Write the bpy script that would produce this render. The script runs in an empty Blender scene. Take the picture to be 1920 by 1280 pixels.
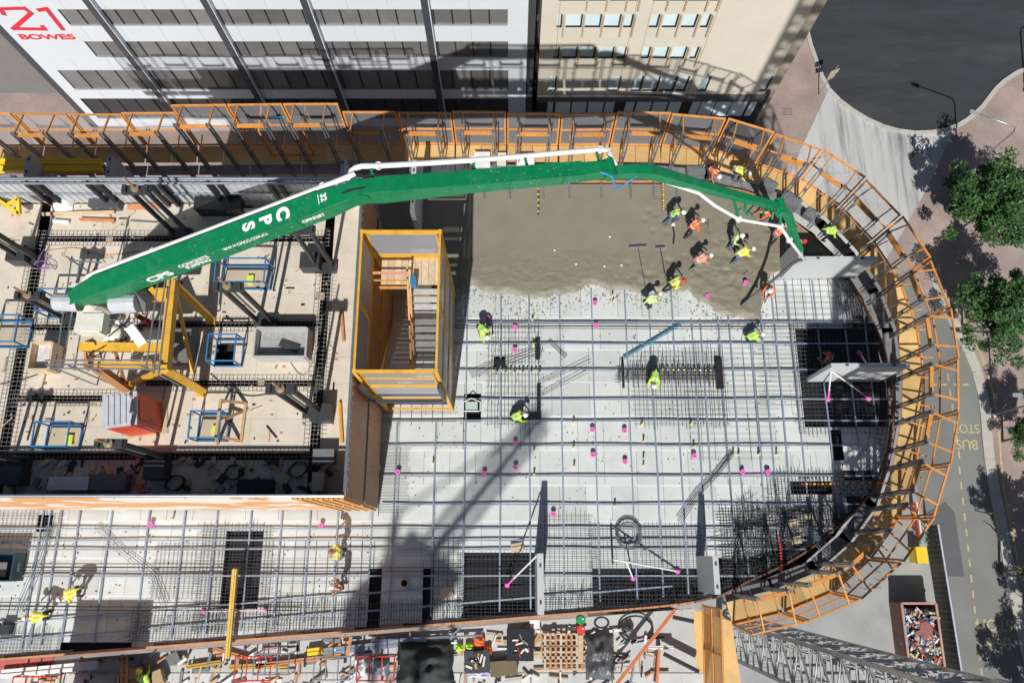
import bpy, bmesh, math, random
from mathutils import Vector, Matrix, Euler, noise
random.seed(7)
S = bpy.context.scene
COL = S.collection
RAD = math.radians

# ------------------------------------------------------------ camera, sky, sun, exposure
FOC, CAMH = 1440.0, 36.0                       # focal length in 1920-px units, metres above the slab
TILT = math.atan(400 / FOC)
cam = bpy.data.cameras.new('camera')
cam.sensor_width = 36.0
cam.lens = 36.0 * FOC / 1920.0
cam.clip_start = 0.5
cam.clip_end = 2000
camo = bpy.data.objects.new('camera', cam)
COL.objects.link(camo)
camo.location = (0, 0, CAMH)
camo.rotation_euler = (TILT, 0, 0)
S.camera = camo

SUN_EL, SUN_AZ = RAD(46), RAD(6.2)               # shadows run to +y, slightly to +x
W = bpy.data.worlds.new('World')
S.world = W
W.use_nodes = True
nt = W.node_tree
sky = nt.nodes.new('ShaderNodeTexSky')
sky.sky_type = 'NISHITA'
sky.sun_disc = False
sky.ozone_density = 2.5
sky.sun_elevation = SUN_EL
sky.sun_rotation = RAD(180) + SUN_AZ
nt.links.new(sky.outputs[0], nt.nodes['Background'].inputs[0])
nt.nodes['Background'].inputs[1].default_value = 0.05
sl = bpy.data.lights.new('sun', 'SUN')
sl.energy = 5.0
sl.angle = RAD(0.53)
sl.color = (1.0, 0.978, 0.945)
so = bpy.data.objects.new('sun', sl)
COL.objects.link(so)
ld = Vector((math.sin(SUN_AZ) * math.cos(SUN_EL), math.cos(SUN_AZ) * math.cos(SUN_EL), -math.sin(SUN_EL)))
so.rotation_euler = ld.to_track_quat('-Z', 'Y').to_euler()
so.location = (0, -60, 80)
S.view_settings.view_transform = 'Standard'
S.view_settings.look = 'None'
S.view_settings.gamma = 1
S.view_settings.exposure = -0.06
S.render.engine = 'CYCLES'
S.cycles.use_denoising = True
S.cycles.max_bounces = 6
S.cycles.transparent_max_bounces = 16

# ------------------------------------------------------------ surveying helper: image point + height -> place
_c, _s = math.cos(TILT), math.sin(TILT)
def at(u, v, z=0.0):
    x = (u - 960) / FOC; y = -(v - 640) / FOC
    d = (x, y * _c + _s, y * _s - _c)
    t = (z - CAMH) / d[2]
    return Vector((d[0] * t, d[1] * t, z))
def aty(u, v, y0):
    x = (u - 960) / FOC; y = -(v - 640) / FOC
    d = (x, y * _c + _s, y * _s - _c)
    t = y0 / d[1]
    return Vector((d[0] * t, y0, CAMH + d[2] * t))

# ------------------------------------------------------------ materials
MATS = {}
def mat(name, col, rough=0.6, metal=0.0, var=0.12, scale=1.5, bump=0.0, bscale=30, stain=0.0, stainc=(0.1, 0.09, 0.08), rnd=0.0, spec=0.5, streak=None):
    if name in MATS: return MATS[name]
    m = bpy.data.materials.new(name); m.use_nodes = True
    n = m.node_tree.nodes; L = m.node_tree.links
    b = n['Principled BSDF']
    b.inputs['Roughness'].default_value = rough
    b.inputs['Metallic'].default_value = metal
    b.inputs['Specular IOR Level'].default_value = spec
    geo = n.new('ShaderNodeNewGeometry')
    pos = geo.outputs['Position']
    if streak:
        mp = n.new('ShaderNodeMapping'); mp.inputs['Scale'].default_value = streak
        L.new(pos, mp.inputs['Vector']); pos = mp.outputs[0]
    def ntex(sc, det=5, r=0.6):
        t = n.new('ShaderNodeTexNoise'); t.inputs['Scale'].default_value = sc
        t.inputs['Detail'].default_value = det; t.inputs['Roughness'].default_value = r
        L.new(pos, t.inputs['Vector']); return t
    t = ntex(scale)
    mr = n.new('ShaderNodeMapRange')
    mr.inputs['From Min'].default_value = 0.25; mr.inputs['From Max'].default_value = 0.75
    mr.inputs['To Min'].default_value = 1 - var; mr.inputs['To Max'].default_value = 1 + var
    L.new(t.outputs[0], mr.inputs['Value'])
    val = mr.outputs[0]
    if rnd:
        oi = n.new('ShaderNodeObjectInfo')
        mr2 = n.new('ShaderNodeMapRange'); mr2.inputs['To Min'].default_value = 1 - rnd; mr2.inputs['To Max'].default_value = 1 + rnd
        L.new(oi.outputs['Random'], mr2.inputs['Value'])
        mu = n.new('ShaderNodeMath'); mu.operation = 'MULTIPLY'
        L.new(val, mu.inputs[0]); L.new(mr2.outputs[0], mu.inputs[1]); val = mu.outputs[0]
    vm = n.new('ShaderNodeVectorMath'); vm.operation = 'SCALE'
    vm.inputs[0].default_value = col[:3]
    L.new(val, vm.inputs['Scale'])
    cout = vm.outputs[0]
    if stain:
        t2 = ntex(scale * 0.6, 8, 0.7)
        mr3 = n.new('ShaderNodeMapRange'); mr3.inputs['From Min'].default_value = 0.52; mr3.inputs['From Max'].default_value = 0.72
        mr3.inputs['To Max'].default_value = stain
        L.new(t2.outputs[0], mr3.inputs['Value'])
        mx = n.new('ShaderNodeMix'); mx.data_type = 'RGBA'
        L.new(mr3.outputs[0], mx.inputs['Factor']); L.new(cout, mx.inputs['A']); mx.inputs['B'].default_value = (*stainc, 1)
        cout = mx.outputs['Result']
    L.new(cout, b.inputs['Base Color'])
    if bump:
        t3 = ntex(bscale, 4)
        bp = n.new('ShaderNodeBump'); bp.inputs['Strength'].default_value = bump; bp.inputs['Distance'].default_value = 0.03
        L.new(t3.outputs[0], bp.inputs['Height']); L.new(bp.outputs[0], b.inputs['Normal'])
    MATS[name] = m
    return m

def perforated(name, col, open_=0.5):
    m = bpy.data.materials.new(name); m.use_nodes = True
    n = m.node_tree.nodes; L = m.node_tree.links
    b = n['Principled BSDF']; b.inputs['Base Color'].default_value = (*col, 1); b.inputs['Roughness'].default_value = 0.5
    tr = n.new('ShaderNodeBsdfTransparent'); mx = n.new('ShaderNodeMixShader'); mx.inputs[0].default_value = open_
    L.new(b.outputs[0], mx.inputs[1]); L.new(tr.outputs[0], mx.inputs[2])
    L.new(mx.outputs[0], n['Material Output'].inputs[0])
    return m

def brick_mat(name, c1, c2, mortar, sc):
    m = bpy.data.materials.new(name); m.use_nodes = True
    n = m.node_tree.nodes; L = m.node_tree.links
    b = n['Principled BSDF']; b.inputs['Roughness'].default_value = 0.85
    g = n.new('ShaderNodeNewGeometry')
    t = n.new('ShaderNodeTexBrick'); t.inputs['Scale'].default_value = sc
    t.inputs['Color1'].default_value = (*c1, 1); t.inputs['Color2'].default_value = (*c2, 1); t.inputs['Mortar'].default_value = (*mortar, 1)
    t.inputs['Mortar Size'].default_value = 0.012
    L.new(g.outputs['Position'], t.inputs['Vector'])
    no = n.new('ShaderNodeTexNoise'); no.inputs['Scale'].default_value = 0.35; no.inputs['Detail'].default_value = 8
    L.new(g.outputs['Position'], no.inputs['Vector'])
    mr = n.new('ShaderNodeMapRange'); mr.inputs['From Min'].default_value = .3; mr.inputs['From Max'].default_value = .7
    mr.inputs['To Min'].default_value = 0.75; mr.inputs['To Max'].default_value = 1.22
    L.new(no.outputs[0], mr.inputs[0])
    vm = n.new('ShaderNodeVectorMath'); vm.operation = 'SCALE'
    L.new(t.outputs[0], vm.inputs[0]); L.new(mr.outputs[0], vm.inputs['Scale'])
    L.new(vm.outputs[0], b.inputs['Base Color'])
    return m

ORANGE = mat('orange_paint', (0.70, 0.29, 0.065), 0.55, 0, .2, 4, stain=.5, stainc=(.34, .2, .11), rnd=.12)
YELLOW = mat('yellow_paint', (0.74, 0.4, 0.04), 0.5, 0, .16, 3, stain=.5, stainc=(.36, .22, .1), rnd=.06)
BRIGHTY = mat('bright_yellow', (0.85, 0.6, 0.03), 0.45)
RUST = mat('brown_form_panel', (0.42, 0.2, 0.085), 0.55, 0, .14, 1.2, streak=(1, 1, .3))
TIMBER_O = mat('orange_timber', (0.55, 0.25, 0.11), 0.7, 0, .2, 4)
GREEN = mat('boom_green', (0.003, 0.2, 0.072), 0.38, 0, .16, 3.5, stain=.4, stainc=(.07, .27, .15), bump=.05, bscale=60)
WHITEP = mat('white_paint', (0.78, 0.78, 0.76), 0.4, 0, .07, 2)
WHITE_TXT = mat('white_lettering', (0.85, 0.85, 0.85), 0.5, 0, .02)
GALV = mat('galvanised_steel', (0.42, 0.47, 0.53), 0.36, .75, .16, 6)
DUCT = mat('duct_steel', (0.36, 0.42, 0.50), 0.4, .45, .2, 9, bump=.3, bscale=25)
STEEL = mat('grey_steel', (0.27, 0.28, 0.28), 0.45, .5, .2, 4)
DSTEEL = mat('dark_steel', (0.06, 0.064, 0.07), 0.45, .3, .2, 4)
BLACK = mat('black_paint', (0.016, 0.017, 0.02), 0.5, 0, .2, 4)
REBAR = mat('rebar_steel', (0.10, 0.098, 0.10), 0.6, .4, .3, 8)
MESHB = mat('mesh_wire', (0.36, 0.35, 0.33), 0.5, .6, .2, 8)
PLYDECK = mat('deck_plywood', (0.62, 0.55, 0.445), 0.75, 0, .1, 1.6, stain=.4, stainc=(.4, .34, .27), rnd=.06)
PLY = mat('yellow_formply', (0.64, 0.42, 0.165), 0.6, 0, .14, 1.8, stain=.28, stainc=(.38, .27, .14), rnd=.18)
PLANK = mat('timber_plank', (0.6, 0.47, 0.31), 0.75, 0, .18, 6, rnd=.1)
FORM = mat('grey_form_panel', (0.575, 0.595, 0.57), 0.55, 0, .07, 1.3, stain=.45, stainc=(.45, .445, .40), rnd=.09)
FORMJ = mat('form_bearer', (0.74, 0.75, 0.73), 0.5, 0, .05)
FILM = mat('black_film_ply', (0.012, 0.013, 0.018), 0.45, 0, .3, 2)
WET = mat('wet_concrete', (0.242, 0.222, 0.17), 0.36, 0, .07, 1.2, bump=.18, bscale=4, spec=.35)
CONC = mat('grey_concrete', (0.5, 0.5, 0.485), 0.8, 0, .1, .7, stain=.35, stainc=(.33, .33, .32))
PRECAST = mat('precast_concrete', (0.5, 0.51, 0.515), 0.7, 0, .05, 1, stain=.2, stainc=(.42, .42, .42))
ASPH = mat('asphalt', (0.034, 0.037, 0.042), 0.85, 0, .28, .5, stain=.55, stainc=(.08, .08, .078), streak=(.3, 1.1, 1), bump=.1, bscale=20)
ROADM = mat('worn_road', (0.205, 0.205, 0.19), 0.85, 0, .12, .35, stain=.4, stainc=(.2, .195, .18))
PAVE = brick_mat('pink_brick_paving', (.315, .245, .215), (.37, .285, .25), (.29, .235, .21), 3.0)
GREYPAVE = mat('grey_paving', (.23, .21, .19), .85, 0, .08, .8, stain=.3, stainc=(.2, .2, .19))
KERB = mat('kerb_concrete', (.45, .43, .38), .8, 0, .15, 1)
LINE = mat('yellow_road_paint', (.5, .42, .22), .8, 0, .25, 5)
WALLW = mat('white_wall', (.655, .70, .735), .55, 0, .025, .4)
FIN = mat('dark_fin', (.075, .08, .09), .4, .2, .1)
CLADD = mat('charcoal_cladding', (.035, .036, .042), .5, 0, .1)
BEIGE = mat('beige_wall', (.645, .595, .49), .75, 0, .05, .5, stain=.2, stainc=(.55, .49, .39))
SOIL = mat('tan_concrete', (.42, .37, .29), .8, 0, .12, .8)
GLASSD = mat('grey_blind_glass', (.17, .168, .165), .15, 0, .15, .8, rnd=.25, spec=.8)
GLASSB = mat('pale_blue_glass', (.66, .80, .83), .12, 0, .05, .8, rnd=.06, spec=.7)
BLUE = mat('blue_paint', (.03, .19, .42), .45, 0, .15, 3)
RED = mat('red_plastic', (.65, .06, .025), .45, 0, .08, 2)
REDP = mat('red_paint', (.6, .04, .03), .5)
GREYROOF = mat('grey_plastic_roof', (.5, .51, .54), .5, 0, .12, 3)
PINK = mat('pink_plastic', (.8, .15, .48), .5, 0, .05)
YCAP = mat('yellow_plastic', (.8, .62, .05), .5)
TARP = mat('black_tarp', (.03, .036, .036), .75, 0, .5, 2, bump=.6, bscale=5)
RUBBER = mat('black_rubber', (.02, .02, .02), .6)
LINEW = mat('corrugated_white', (.56, .58, .60), .45, .2, .08, 2)
TOOLG = mat('grey_box', (.16, .165, .17), .6, 0, .15, 3)
CARD = mat('cardboard', (.42, .3, .18), .8)
CREAM = mat('cream_paint', (.72, .70, .6), .5, 0, .1, 3, stain=.3, stainc=(.5, .46, .35))
PERF = perforated('perforated_sheet', (.6, .6, .62), .74)
PERFT = perforated('close_mesh', (.4, .4, .42), .1)
PERFC = perforated('open_mesh', (.5, .5, .52), .86)
PERFO = perforated('perforated_orange', (.62, .30, .08), .2)
CLEARP = mat('clear_plastic', (.62, .64, .66), .25, 0, .25, 6, bump=.6, bscale=9)
LIME = mat('lime_cloth', (.45, .78, .04), .8)
ORCL = mat('orange_cloth', (.85, .16, .03), .8)
YELCL = mat('yellow_cloth', (.78, .78, .06), .8)
BARK = mat('bark', (.16, .12, .09), .9, 0, .25, 4)

# ------------------------------------------------------------ mesh building
class MB:
    def __init__(s): s.v = []; s.f = []; s.m = []
    def add(s, vs, fs, mi=0):
        k = len(s.v); s.v += [tuple(p) for p in vs]
        s.f += [tuple(i + k for i in f) for f in fs]; s.m += [mi] * len(fs); return s
    def box(s, c, d, rz=0, mi=0):
        hx, hy, hz = d[0] / 2, d[1] / 2, d[2] / 2
        R = Matrix.Rotation(rz, 3, 'Z'); c = Vector(c)
        vs = [c + R @ Vector((a * hx, b * hy, e * hz)) for a in (-1, 1) for b in (-1, 1) for e in (-1, 1)]
        return s.add(vs, [(0, 1, 3, 2), (4, 6, 7, 5), (0, 4, 5, 1), (2, 3, 7, 6), (0, 2, 6, 4), (1, 5, 7, 3)], mi)
    def span(s, lo, hi, mi=0):
        lo, hi = Vector(lo), Vector(hi); return s.box((lo + hi) / 2, hi - lo, 0, mi)
    def beam(s, a, b, w, h, w2=None, h2=None, up=(0, 0, 1), mi=0):
        a, b = Vector(a), Vector(b); d = (b - a).normalized(); up = Vector(up)
        x = d.cross(up)
        if x.length < 1e-4: x = Vector((1, 0, 0))
        x.normalize(); y = x.cross(d)
        w2 = w if w2 is None else w2; h2 = h if h2 is None else h2
        vs = []
        for p, ww, hh in ((a, w, h), (b, w2, h2)):
            for i, j in ((-1, -1), (1, -1), (1, 1), (-1, 1)): vs.append(p + x * i * ww / 2 + y * j * hh / 2)
        return s.add(vs, [(0, 1, 2, 3), (7, 6, 5, 4), (0, 4, 5, 1), (1, 5, 6, 2), (2, 6, 7, 3), (3, 7, 4, 0)], mi)
    def tube(s, pts, r, n=6, mi=0, r2=None):
        pts = [Vector(p) for p in pts]; N = len(pts); vs = []
        t0 = (pts[1] - pts[0]).normalized()
        x = t0.cross(Vector((0, 0, 1)))
        if x.length < 1e-3: x = Vector((1, 0, 0))
        x.normalize()
        for i, p in enumerate(pts):
            t = (pts[min(i + 1, N - 1)] - pts[max(i - 1, 0)]).normalized()
            x = (x - t * x.dot(t)); x.normalize(); y = t.cross(x)
            rr = r if r2 is None else r + (r2 - r) * i / max(1, N - 1)
            for k in range(n):
                a = 2 * math.pi * k / n; vs.append(p + x * math.cos(a) * rr + y * math.sin(a) * rr)
        fs = [(i * n + k, i * n + (k + 1) % n, (i + 1) * n + (k + 1) % n, (i + 1) * n + k) for i in range(N - 1) for k in range(n)]
        fs += [tuple(range(n))[::-1], tuple((N - 1) * n + k for k in range(n))]
        return s.add(vs, fs, mi)
    def prism(s, pts, z0, z1, mi=0):
        pts = [(p[0], p[1]) for p in pts]
        ar = sum(pts[i][0] * pts[(i + 1) % len(pts)][1] - pts[(i + 1) % len(pts)][0] * pts[i][1] for i in range(len(pts)))
        if ar < 0: pts = pts[::-1]
        n = len(pts)
        vs = [(x, y, z0) for x, y in pts] + [(x, y, z1) for x, y in pts]
        fs = [tuple(range(n))[::-1], tuple(range(n, 2 * n))] + [(i, (i + 1) % n, n + (i + 1) % n, n + i) for i in range(n)]
        return s.add(vs, fs, mi)
    def lathe(s, c, prof, n=12, mi=0):
        c = Vector(c); vs = []; N = len(prof)
        for r, z in prof:
            for k in range(n):
                a = 2 * math.pi * k / n; vs.append(c + Vector((r * math.cos(a), r * math.sin(a), z)))
        fs = [(i * n + k, i * n + (k + 1) % n, (i + 1) * n + (k + 1) % n, (i + 1) * n + k) for i in range(N - 1) for k in range(n)]
        fs += [tuple(range(n))[::-1], tuple((N - 1) * n + k for k in range(n))]
        return s.add(vs, fs, mi)
    def mesh(s, name, mats, smooth=False):
        me = bpy.data.meshes.new(name); me.from_pydata(s.v, [], s.f)
        mats = mats if isinstance(mats, (list, tuple)) else [mats]
        for m in mats: me.materials.append(m)
        if len(mats) > 1: me.polygons.foreach_set('material_index', s.m)
        if smooth: me.polygons.foreach_set('use_smooth', [True] * len(me.polygons))
        me.update(); return me
    def build(s, name, mats, parent=None, smooth=False, local=False):
        return put(bpy.data.objects.new(name, s.mesh(name, mats, smooth)), parent, local)

def worldloc(o):
    v = Vector((0, 0, 0))
    while o: v += o.location; o = o.parent
    return v
def put(o, parent=None, local=False):
    COL.objects.link(o)
    if parent:
        o.parent = parent
        if not local: o.location = o.location - worldloc(parent)
    return o
def tag(o, label=None, cat=None, group=None, kind=None):
    if label: o['label'] = label
    if cat: o['category'] = cat
    if group: o['group'] = group
    if kind: o['kind'] = kind
    return o
def thing(name, label, cat, loc=(0, 0, 0), rz=0, group=None):
    o = bpy.data.objects.new(name, None); COL.objects.link(o)
    o.empty_display_size = .3
    o.location = loc; o.rotation_euler = (0, 0, rz)
    return tag(o, label, cat, group)
def struct(name, mb, m): return tag(mb.build(name, m), kind='structure')
def copy_tree(o, parent=None):
    c = o.copy(); COL.objects.link(c); c.parent = parent
    for ch in list(o.children): copy_tree(ch, c)
    return c
_cubes = {}
def piece(name, c, d, m, parent, rz=0):
    """a box-shaped piece; alike pieces share one mesh"""
    key = m.name
    if key not in _cubes: _cubes[key] = MB().box((0, 0, 0), (1, 1, 1)).mesh(name, m)
    o = bpy.data.objects.new(name, _cubes[key]); o.location = c; o.scale = d; o.rotation_euler = (0, 0, rz)
    return put(o, parent)
def text(body, size, M, m, parent, name='lettering', ext=.004, sx=1.0, bold=0.0, center=True):
    cu = bpy.data.curves.new(name, 'FONT'); cu.body = body; cu.size = size; cu.extrude = ext; cu.offset = bold
    if center: cu.align_x = 'CENTER'; cu.align_y = 'CENTER'
    o = bpy.data.objects.new(name, cu); COL.objects.link(o)
    dg = bpy.context.evaluated_depsgraph_get()
    me = bpy.data.meshes.new_from_object(o.evaluated_get(dg))
    bpy.data.objects.remove(o)
    me.transform(M @ Matrix.Diagonal((sx, 1, 1, 1))); me.materials.clear(); me.materials.append(m)
    return put(bpy.data.objects.new(name, me), parent)
def frame(o, x, y):
    x = Vector(x).normalized(); y = Vector(y); y = (y - x * x.dot(y)).normalized(); z = x.cross(y)
    return Matrix(((x.x, y.x, z.x, o[0]), (x.y, y.y, z.y, o[1]), (x.z, y.z, z.z, o[2]), (0, 0, 0, 1)))
def spline(pts, step=.4):
    pts = [Vector(p) for p in pts]; P = [pts[0] * 2 - pts[1]] + pts + [pts[-1] * 2 - pts[-2]]; out = []
    for i in range(1, len(P) - 2):
        a, b, c, d = P[i - 1:i + 3]; n = max(2, int((c - b).length / step))
        for k in range(n):
            t = k / n
            out.append(.5 * ((2 * b) + (c - a) * t + (2 * a - 5 * b + 4 * c - d) * t * t + (3 * b - a - 3 * c + d) * t ** 3))
    out.append(pts[-1]); return out

# ============================================================ THE SETTING AT STREET LEVEL
GZ = -20.0
def gpx(pts, dz=0): return [at(u, v, GZ + dz) for u, v in pts]
def sheet(name, pts, m, dz):
    q = gpx(pts, dz); b = MB(); b.add(q, [tuple(range(len(q)))])
    o = struct(name, b, m); me = o.data
    if me.polygons[0].normal.z < 0: me.flip_normals()
    return o
g = MB(); g.add([(-300, -300, GZ), (300, -300, GZ), (300, 300, GZ), (-300, 300, GZ)], [(0, 1, 2, 3)])
struct('ground', g, PAVE)
bulb = [(1500, -60), (1512, 0), (1513, 60), (1530, 115), (1553, 168), (1598, 208), (1655, 238), (1715, 250), (1775, 244), (1812, 226), (1842, 200), (1868, 166), (1900, 141), (1935, 128), (2100, 90)]
bw = spline(gpx(bulb), 1.2)
b = MB(); q = [p + Vector((0, 0, .012)) for p in bw] + [Vector((70, 36, GZ + .012)), Vector((90, 140, GZ + .012)), Vector((18, 140, GZ + .012))]
b.add(q, [tuple(range(len(q)))]); o = struct('road_turning_circle', b, ASPH)
if o.data.polygons[0].normal.z < 0: o.data.flip_normals()
sheet('concrete_apron', [(1553, 170), (1598, 208), (1655, 238), (1715, 250), (1790, 240), (1745, 340), (1690, 440), (1640, 520), (1560, 540), (1400, 480), (1460, 380), (1497, 290)], mat('tyre_marked_concrete', (.47, .47, .455), .8, 0, .1, .8, stain=1.0, stainc=(.13, .13, .13), streak=(2.2, .14, 1)), .006)
sheet('road', [(1560, 500), (1640, 490), (1700, 520), (1773, 585), (1813, 660), (1838, 740), (1850, 860), (1872, 980), (1900, 1130), (1935, 1290), (1990, 1500), (1800, 1500), (1775, 1260), (1738, 985), (1690, 800), (1600, 600)], ROADM, .008)
sheet('road_shade', [(1738, 960), (1772, 940), (1790, 960), (1808, 1080), (1757, 1080)], mat('road_shade', (.115, .117, .12), .85, 0, .1, .5), .012)  # shade on the road by the fence, painted as a darker sheet
sheet('site_yard', [(1250, 960), (1600, 900), (1700, 880), (1738, 985), (1775, 1260), (1800, 1500), (1100, 1500), (1100, 1100)], mat('yard_concrete', (.34, .345, .335), .8, 0, .14, .5, stain=.6, stainc=(.24, .24, .24)), .004)
sheet('grey_forecourt', [(-200, -100), (60, -100), (160, 175), (-200, 175)], GREYPAVE, .006)
# kerbs
def kerb(name, pts, w, h, m):
    b = MB(); q = [Vector((p.x, p.y, GZ)) for p in pts]
    for i in range(len(q) - 1): b.beam(q[i] + Vector((0, 0, h / 2)), q[i + 1] + Vector((0, 0, h / 2)), w, h)
    return struct(name, b, m)
kerb('kerb', bw, .34, .13, KERB)
rk = spline(gpx([(1752, 520), (1776, 583), (1816, 660), (1842, 740), (1854, 860), (1876, 980), (1904, 1130), (1940, 1290), (1990, 1480)]), 1.5)
kerb('kerb', rk, .75, .12, KERB)
yl = spline(gpx([(1745, 500), (1790, 575), (1840, 665), (1868, 770), (1880, 900), (1898, 1000), (1915, 1080)]), 1.5)
b = MB()
for i in range(len(yl) - 1): b.beam(yl[i] + Vector((0, 0, .012)), yl[i + 1] + Vector((0, 0, .012)), .13, .016)
tag(struct('footpath_edge_line', b, LINE), kind='structure')
dash = MB()
for v in range(700, 1300, 29):
    u = 1779 + (v - 715) * .142 if v < 860 else 1797 + (v - 860) * .108
    p, q = at(u, v, GZ + .02), at(u + 1.6, v + 14, GZ + .02)
    dash.beam(p, q, .12, .008)
for u in (1745, 1765, 1788, 1805): dash.beam(at(u, 721, GZ + .02), at(u + 11, 721, GZ + .02), .14, .008)
struct('lane_marking', dash, LINE)
def roadtext(body, u, v, size, sx):
    o = text(body, size, frame(at(u, v, GZ + .018), (-1, .02, 0), (0, -1, 0)), LINE, None, 'road_lettering', .003, sx, .01)
    tag(o, kind='structure')
roadtext('BUS', 1813, 832, 1.0, .95); roadtext('STOP', 1812, 802, .95, .85)
roadtext('BUS I', 1864, 1204, 1.15, .9); roadtext('STOPI', 1864, 1170, 1.1, .85)
# drain grates and patches in the paving
for (u, v, w, h, lab, m) in ((1476, 210, 18, 15, 'square steel drain grate set in the pink paving', STEEL), (1715, 254, 30, 8, 'slotted steel gutter grate in the concrete by the turning circle', STEEL)):
    p = at(u, v, GZ); t = thing('drain_grate', lab, 'grate', p)
    sx, sy = w * .039, h * .039
    fr = MB()
    for s in (-1, 1):
        fr.box(p + Vector((s * sx / 2, 0, .02)), (.05, sy + .05, .03)); fr.box(p + Vector((0, s * sy / 2, .024)), (sx, .05, .03))
    fr.build('frame', m, t)
    for k in range(1, 5): piece('bar', p + Vector((-sx / 2 + k * sx / 5, 0, .02)), (.04, sy, .022), m, t)
for (u, v, w, h) in ((1795, 398, 38, 30), (1838, 610, 26, 40), (1905, 665, 18, 18)):
    struct('paving_patch', MB().box(at(u, v, GZ + .003), (w * .04, h * .04, .014)), mat('patch_grey', (.27, .235, .2), .85))

# ------------------------------------------------------------ street lamps, sign
def lamp(base, top_h, arm, lab):
    t = thing('street_lamp', lab, 'street lamp', base, 0, None)
    B = Vector(base); T = B + Vector((0, 0, top_h)); A = T + Vector(arm)
    MB().lathe(B, [(.18, 0), (.18, .25), (.09, .3), (.09, 1.2)], 8).build('base', STEEL, t)
    MB().tube([B + Vector((0, 0, .3)), B + Vector((0, 0, top_h * .6)), T - Vector((0, 0, .5)), T + Vector(arm) * .06 + Vector((0, 0, -.05)), T + Vector(arm) * .2, A], .075, 7, r2=.045).build('pole', GALV, t, True)
    h = MB(); d = Vector(arm).normalized(); s = d.cross(Vector((0, 0, 1)))
    h.beam(A - d * .1, A + d * .55, .3, .14, .22, .08); h.build('lamp_head', mat('lamp_head', (.3, .31, .32), .4), t)
lb = at(1797, 335, GZ)
lamp(lb, 7.6, (-2.9, 1.0, .25), 'grey street lamp with a long arm over the turning circle kerb')
lamp(at(1862, 778, GZ), 6.6, (-2.3, .1, .2), 'grey street lamp beside the bus stop road')
lamp(at(1922, 172, GZ), 6.5, (2.0, .2, .2), 'grey street lamp on the far kerb of the turning circle')
sb = at(1535, 178, GZ)
t = thing('sign_post', 'thin steel post with two small grey sign plates by the kerb', 'sign', sb)
MB().tube([sb, sb + Vector((0, 0, 4.0))], .04, 6).build('post', GALV, t)
MB().box(sb + Vector((0, -.05, 3.2)), (.75, .03, .55), RAD(20)).build('sign_plate', mat('sign_back', (.42, .36, .27), .5), t)
MB().box(sb + Vector((0, -.05, 2.55)), (.6, .03, .5), RAD(20)).build('sign_plate', MATS['sign_back'], t)
bp = at(1776, 394, GZ)
t = thing('litter_bin', 'small dark litter bin standing alone on the pink footpath', 'bin', bp)
MB().lathe(bp, [(.26, 0), (.29, .1), (.3, .95), (.27, 1.0)], 12).build('body', DSTEEL, t)
MB().lathe(bp + Vector((0, 0, 1.0)), [(.31, 0), (.3, .06), (.16, .12), (.05, .13)], 12).build('lid', BLACK, t)

# ------------------------------------------------------------ white office building
FY = 33.86
x0, x1 = -33.95, 1.05
t = thing('office_building', 'white office building with grey ribbon windows, dark fins and a red number sign', 'building', (-16, FY, GZ))
rows = [(-3.9, -2.3), (-7.54, -5.98), (-10.89, -9.19), (-14.82, -12.44), (-18.85, -16.02)]
xw = aty(178, 103, FY).x
edges = [4.0] + [e for r in rows for e in (r[1], r[0])] + [GZ]
for i in range(0, len(edges), 2):
    MB().span((x0, FY, edges[i + 1]), (x1, FY + 9.96, edges[i])).build('spandrel', WALLW, t)
MB().span((x0 + .02, FY + .5, GZ + .02), (x1 - .02, FY + 9.9, 3.9)).build('core_wall', mat('dark_inside', (.03, .03, .033), .6), t)
for ri, (zb, zt) in enumerate(rows):
    xs = xw if ri < 3 else (aty(105, 130, FY).x if ri == 3 else aty(150, 186, FY).x)
    MB().span((x0, FY + .003, zb), (xs, FY + 9.9, zt)).build('wall', WALLW, t)
    MB().span((-.28, FY + .003, zb), (x1, FY + 9.9, zt)).build('wall', WALLW, t)
    n = 24; w = (-.28 - xs) / n
    for k in range(n):
        xa = xs + k * w
        piece('window_pane', (xa + w / 2, FY + .1, (zb + zt) / 2), (w - .07, .04, zt - zb - .12), GLASSD if ri < 4 else mat('dark_glass', (.03, .033, .04), .1, 0, .2, 1, spec=.8), t)
        piece('mullion', (xa, FY + .09, (zb + zt) / 2), (.08, .12, zt - zb - .004), BLACK, t)
    piece('window_sill', ((xs - .28) / 2, FY + .05, zb + .035), (-.28 - xs, .16, .06), mat('sill_grey', (.28, .28, .28), .5), t)
for x in (-26.75, -19.35, -13.08, -5.5):
    f = MB().span((x - .26, FY - .34, GZ), (x + .2, FY - .003, 3.95)).build('facade_fin', FIN, t)
    MB().span((x + .202, FY - .35, GZ), (x + .26, FY - .004, 3.95)).build('fin_edge', WALLW, f)
MB().span((x0 - .5, FY - .05, GZ), (x0 - .004, FY + 9.95, 4)).build('corner_trim', FIN, t)
MB().span((x1 + .004, FY + .02, GZ), (x1 + .5, FY + 9.95, 4)).build('corner_trim', FIN, t)
jm = mat('wall_joint_grey', (.4, .42, .45), .6)
for i in range(0, len(edges), 2):
    for x in [x0 + 2.6 * k for k in range(1, 13)]:
        if edges[i] - edges[i + 1] < 5: piece('panel_joint', (x, FY - .001, (edges[i] + edges[i + 1]) / 2), (.022, .006, edges[i] - edges[i + 1] - .01), jm, t)
sr = mat('sign_red', (.7, .03, .05), .5, 0, .03)
def fsign(body, u, v, size, sx, bold):
    p = aty(u, v, FY - .03); text(body, size, frame(p, (1, 0, 0), (0, 0, 1)), sr, t, 'sign_lettering', .02, sx, bold)
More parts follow.
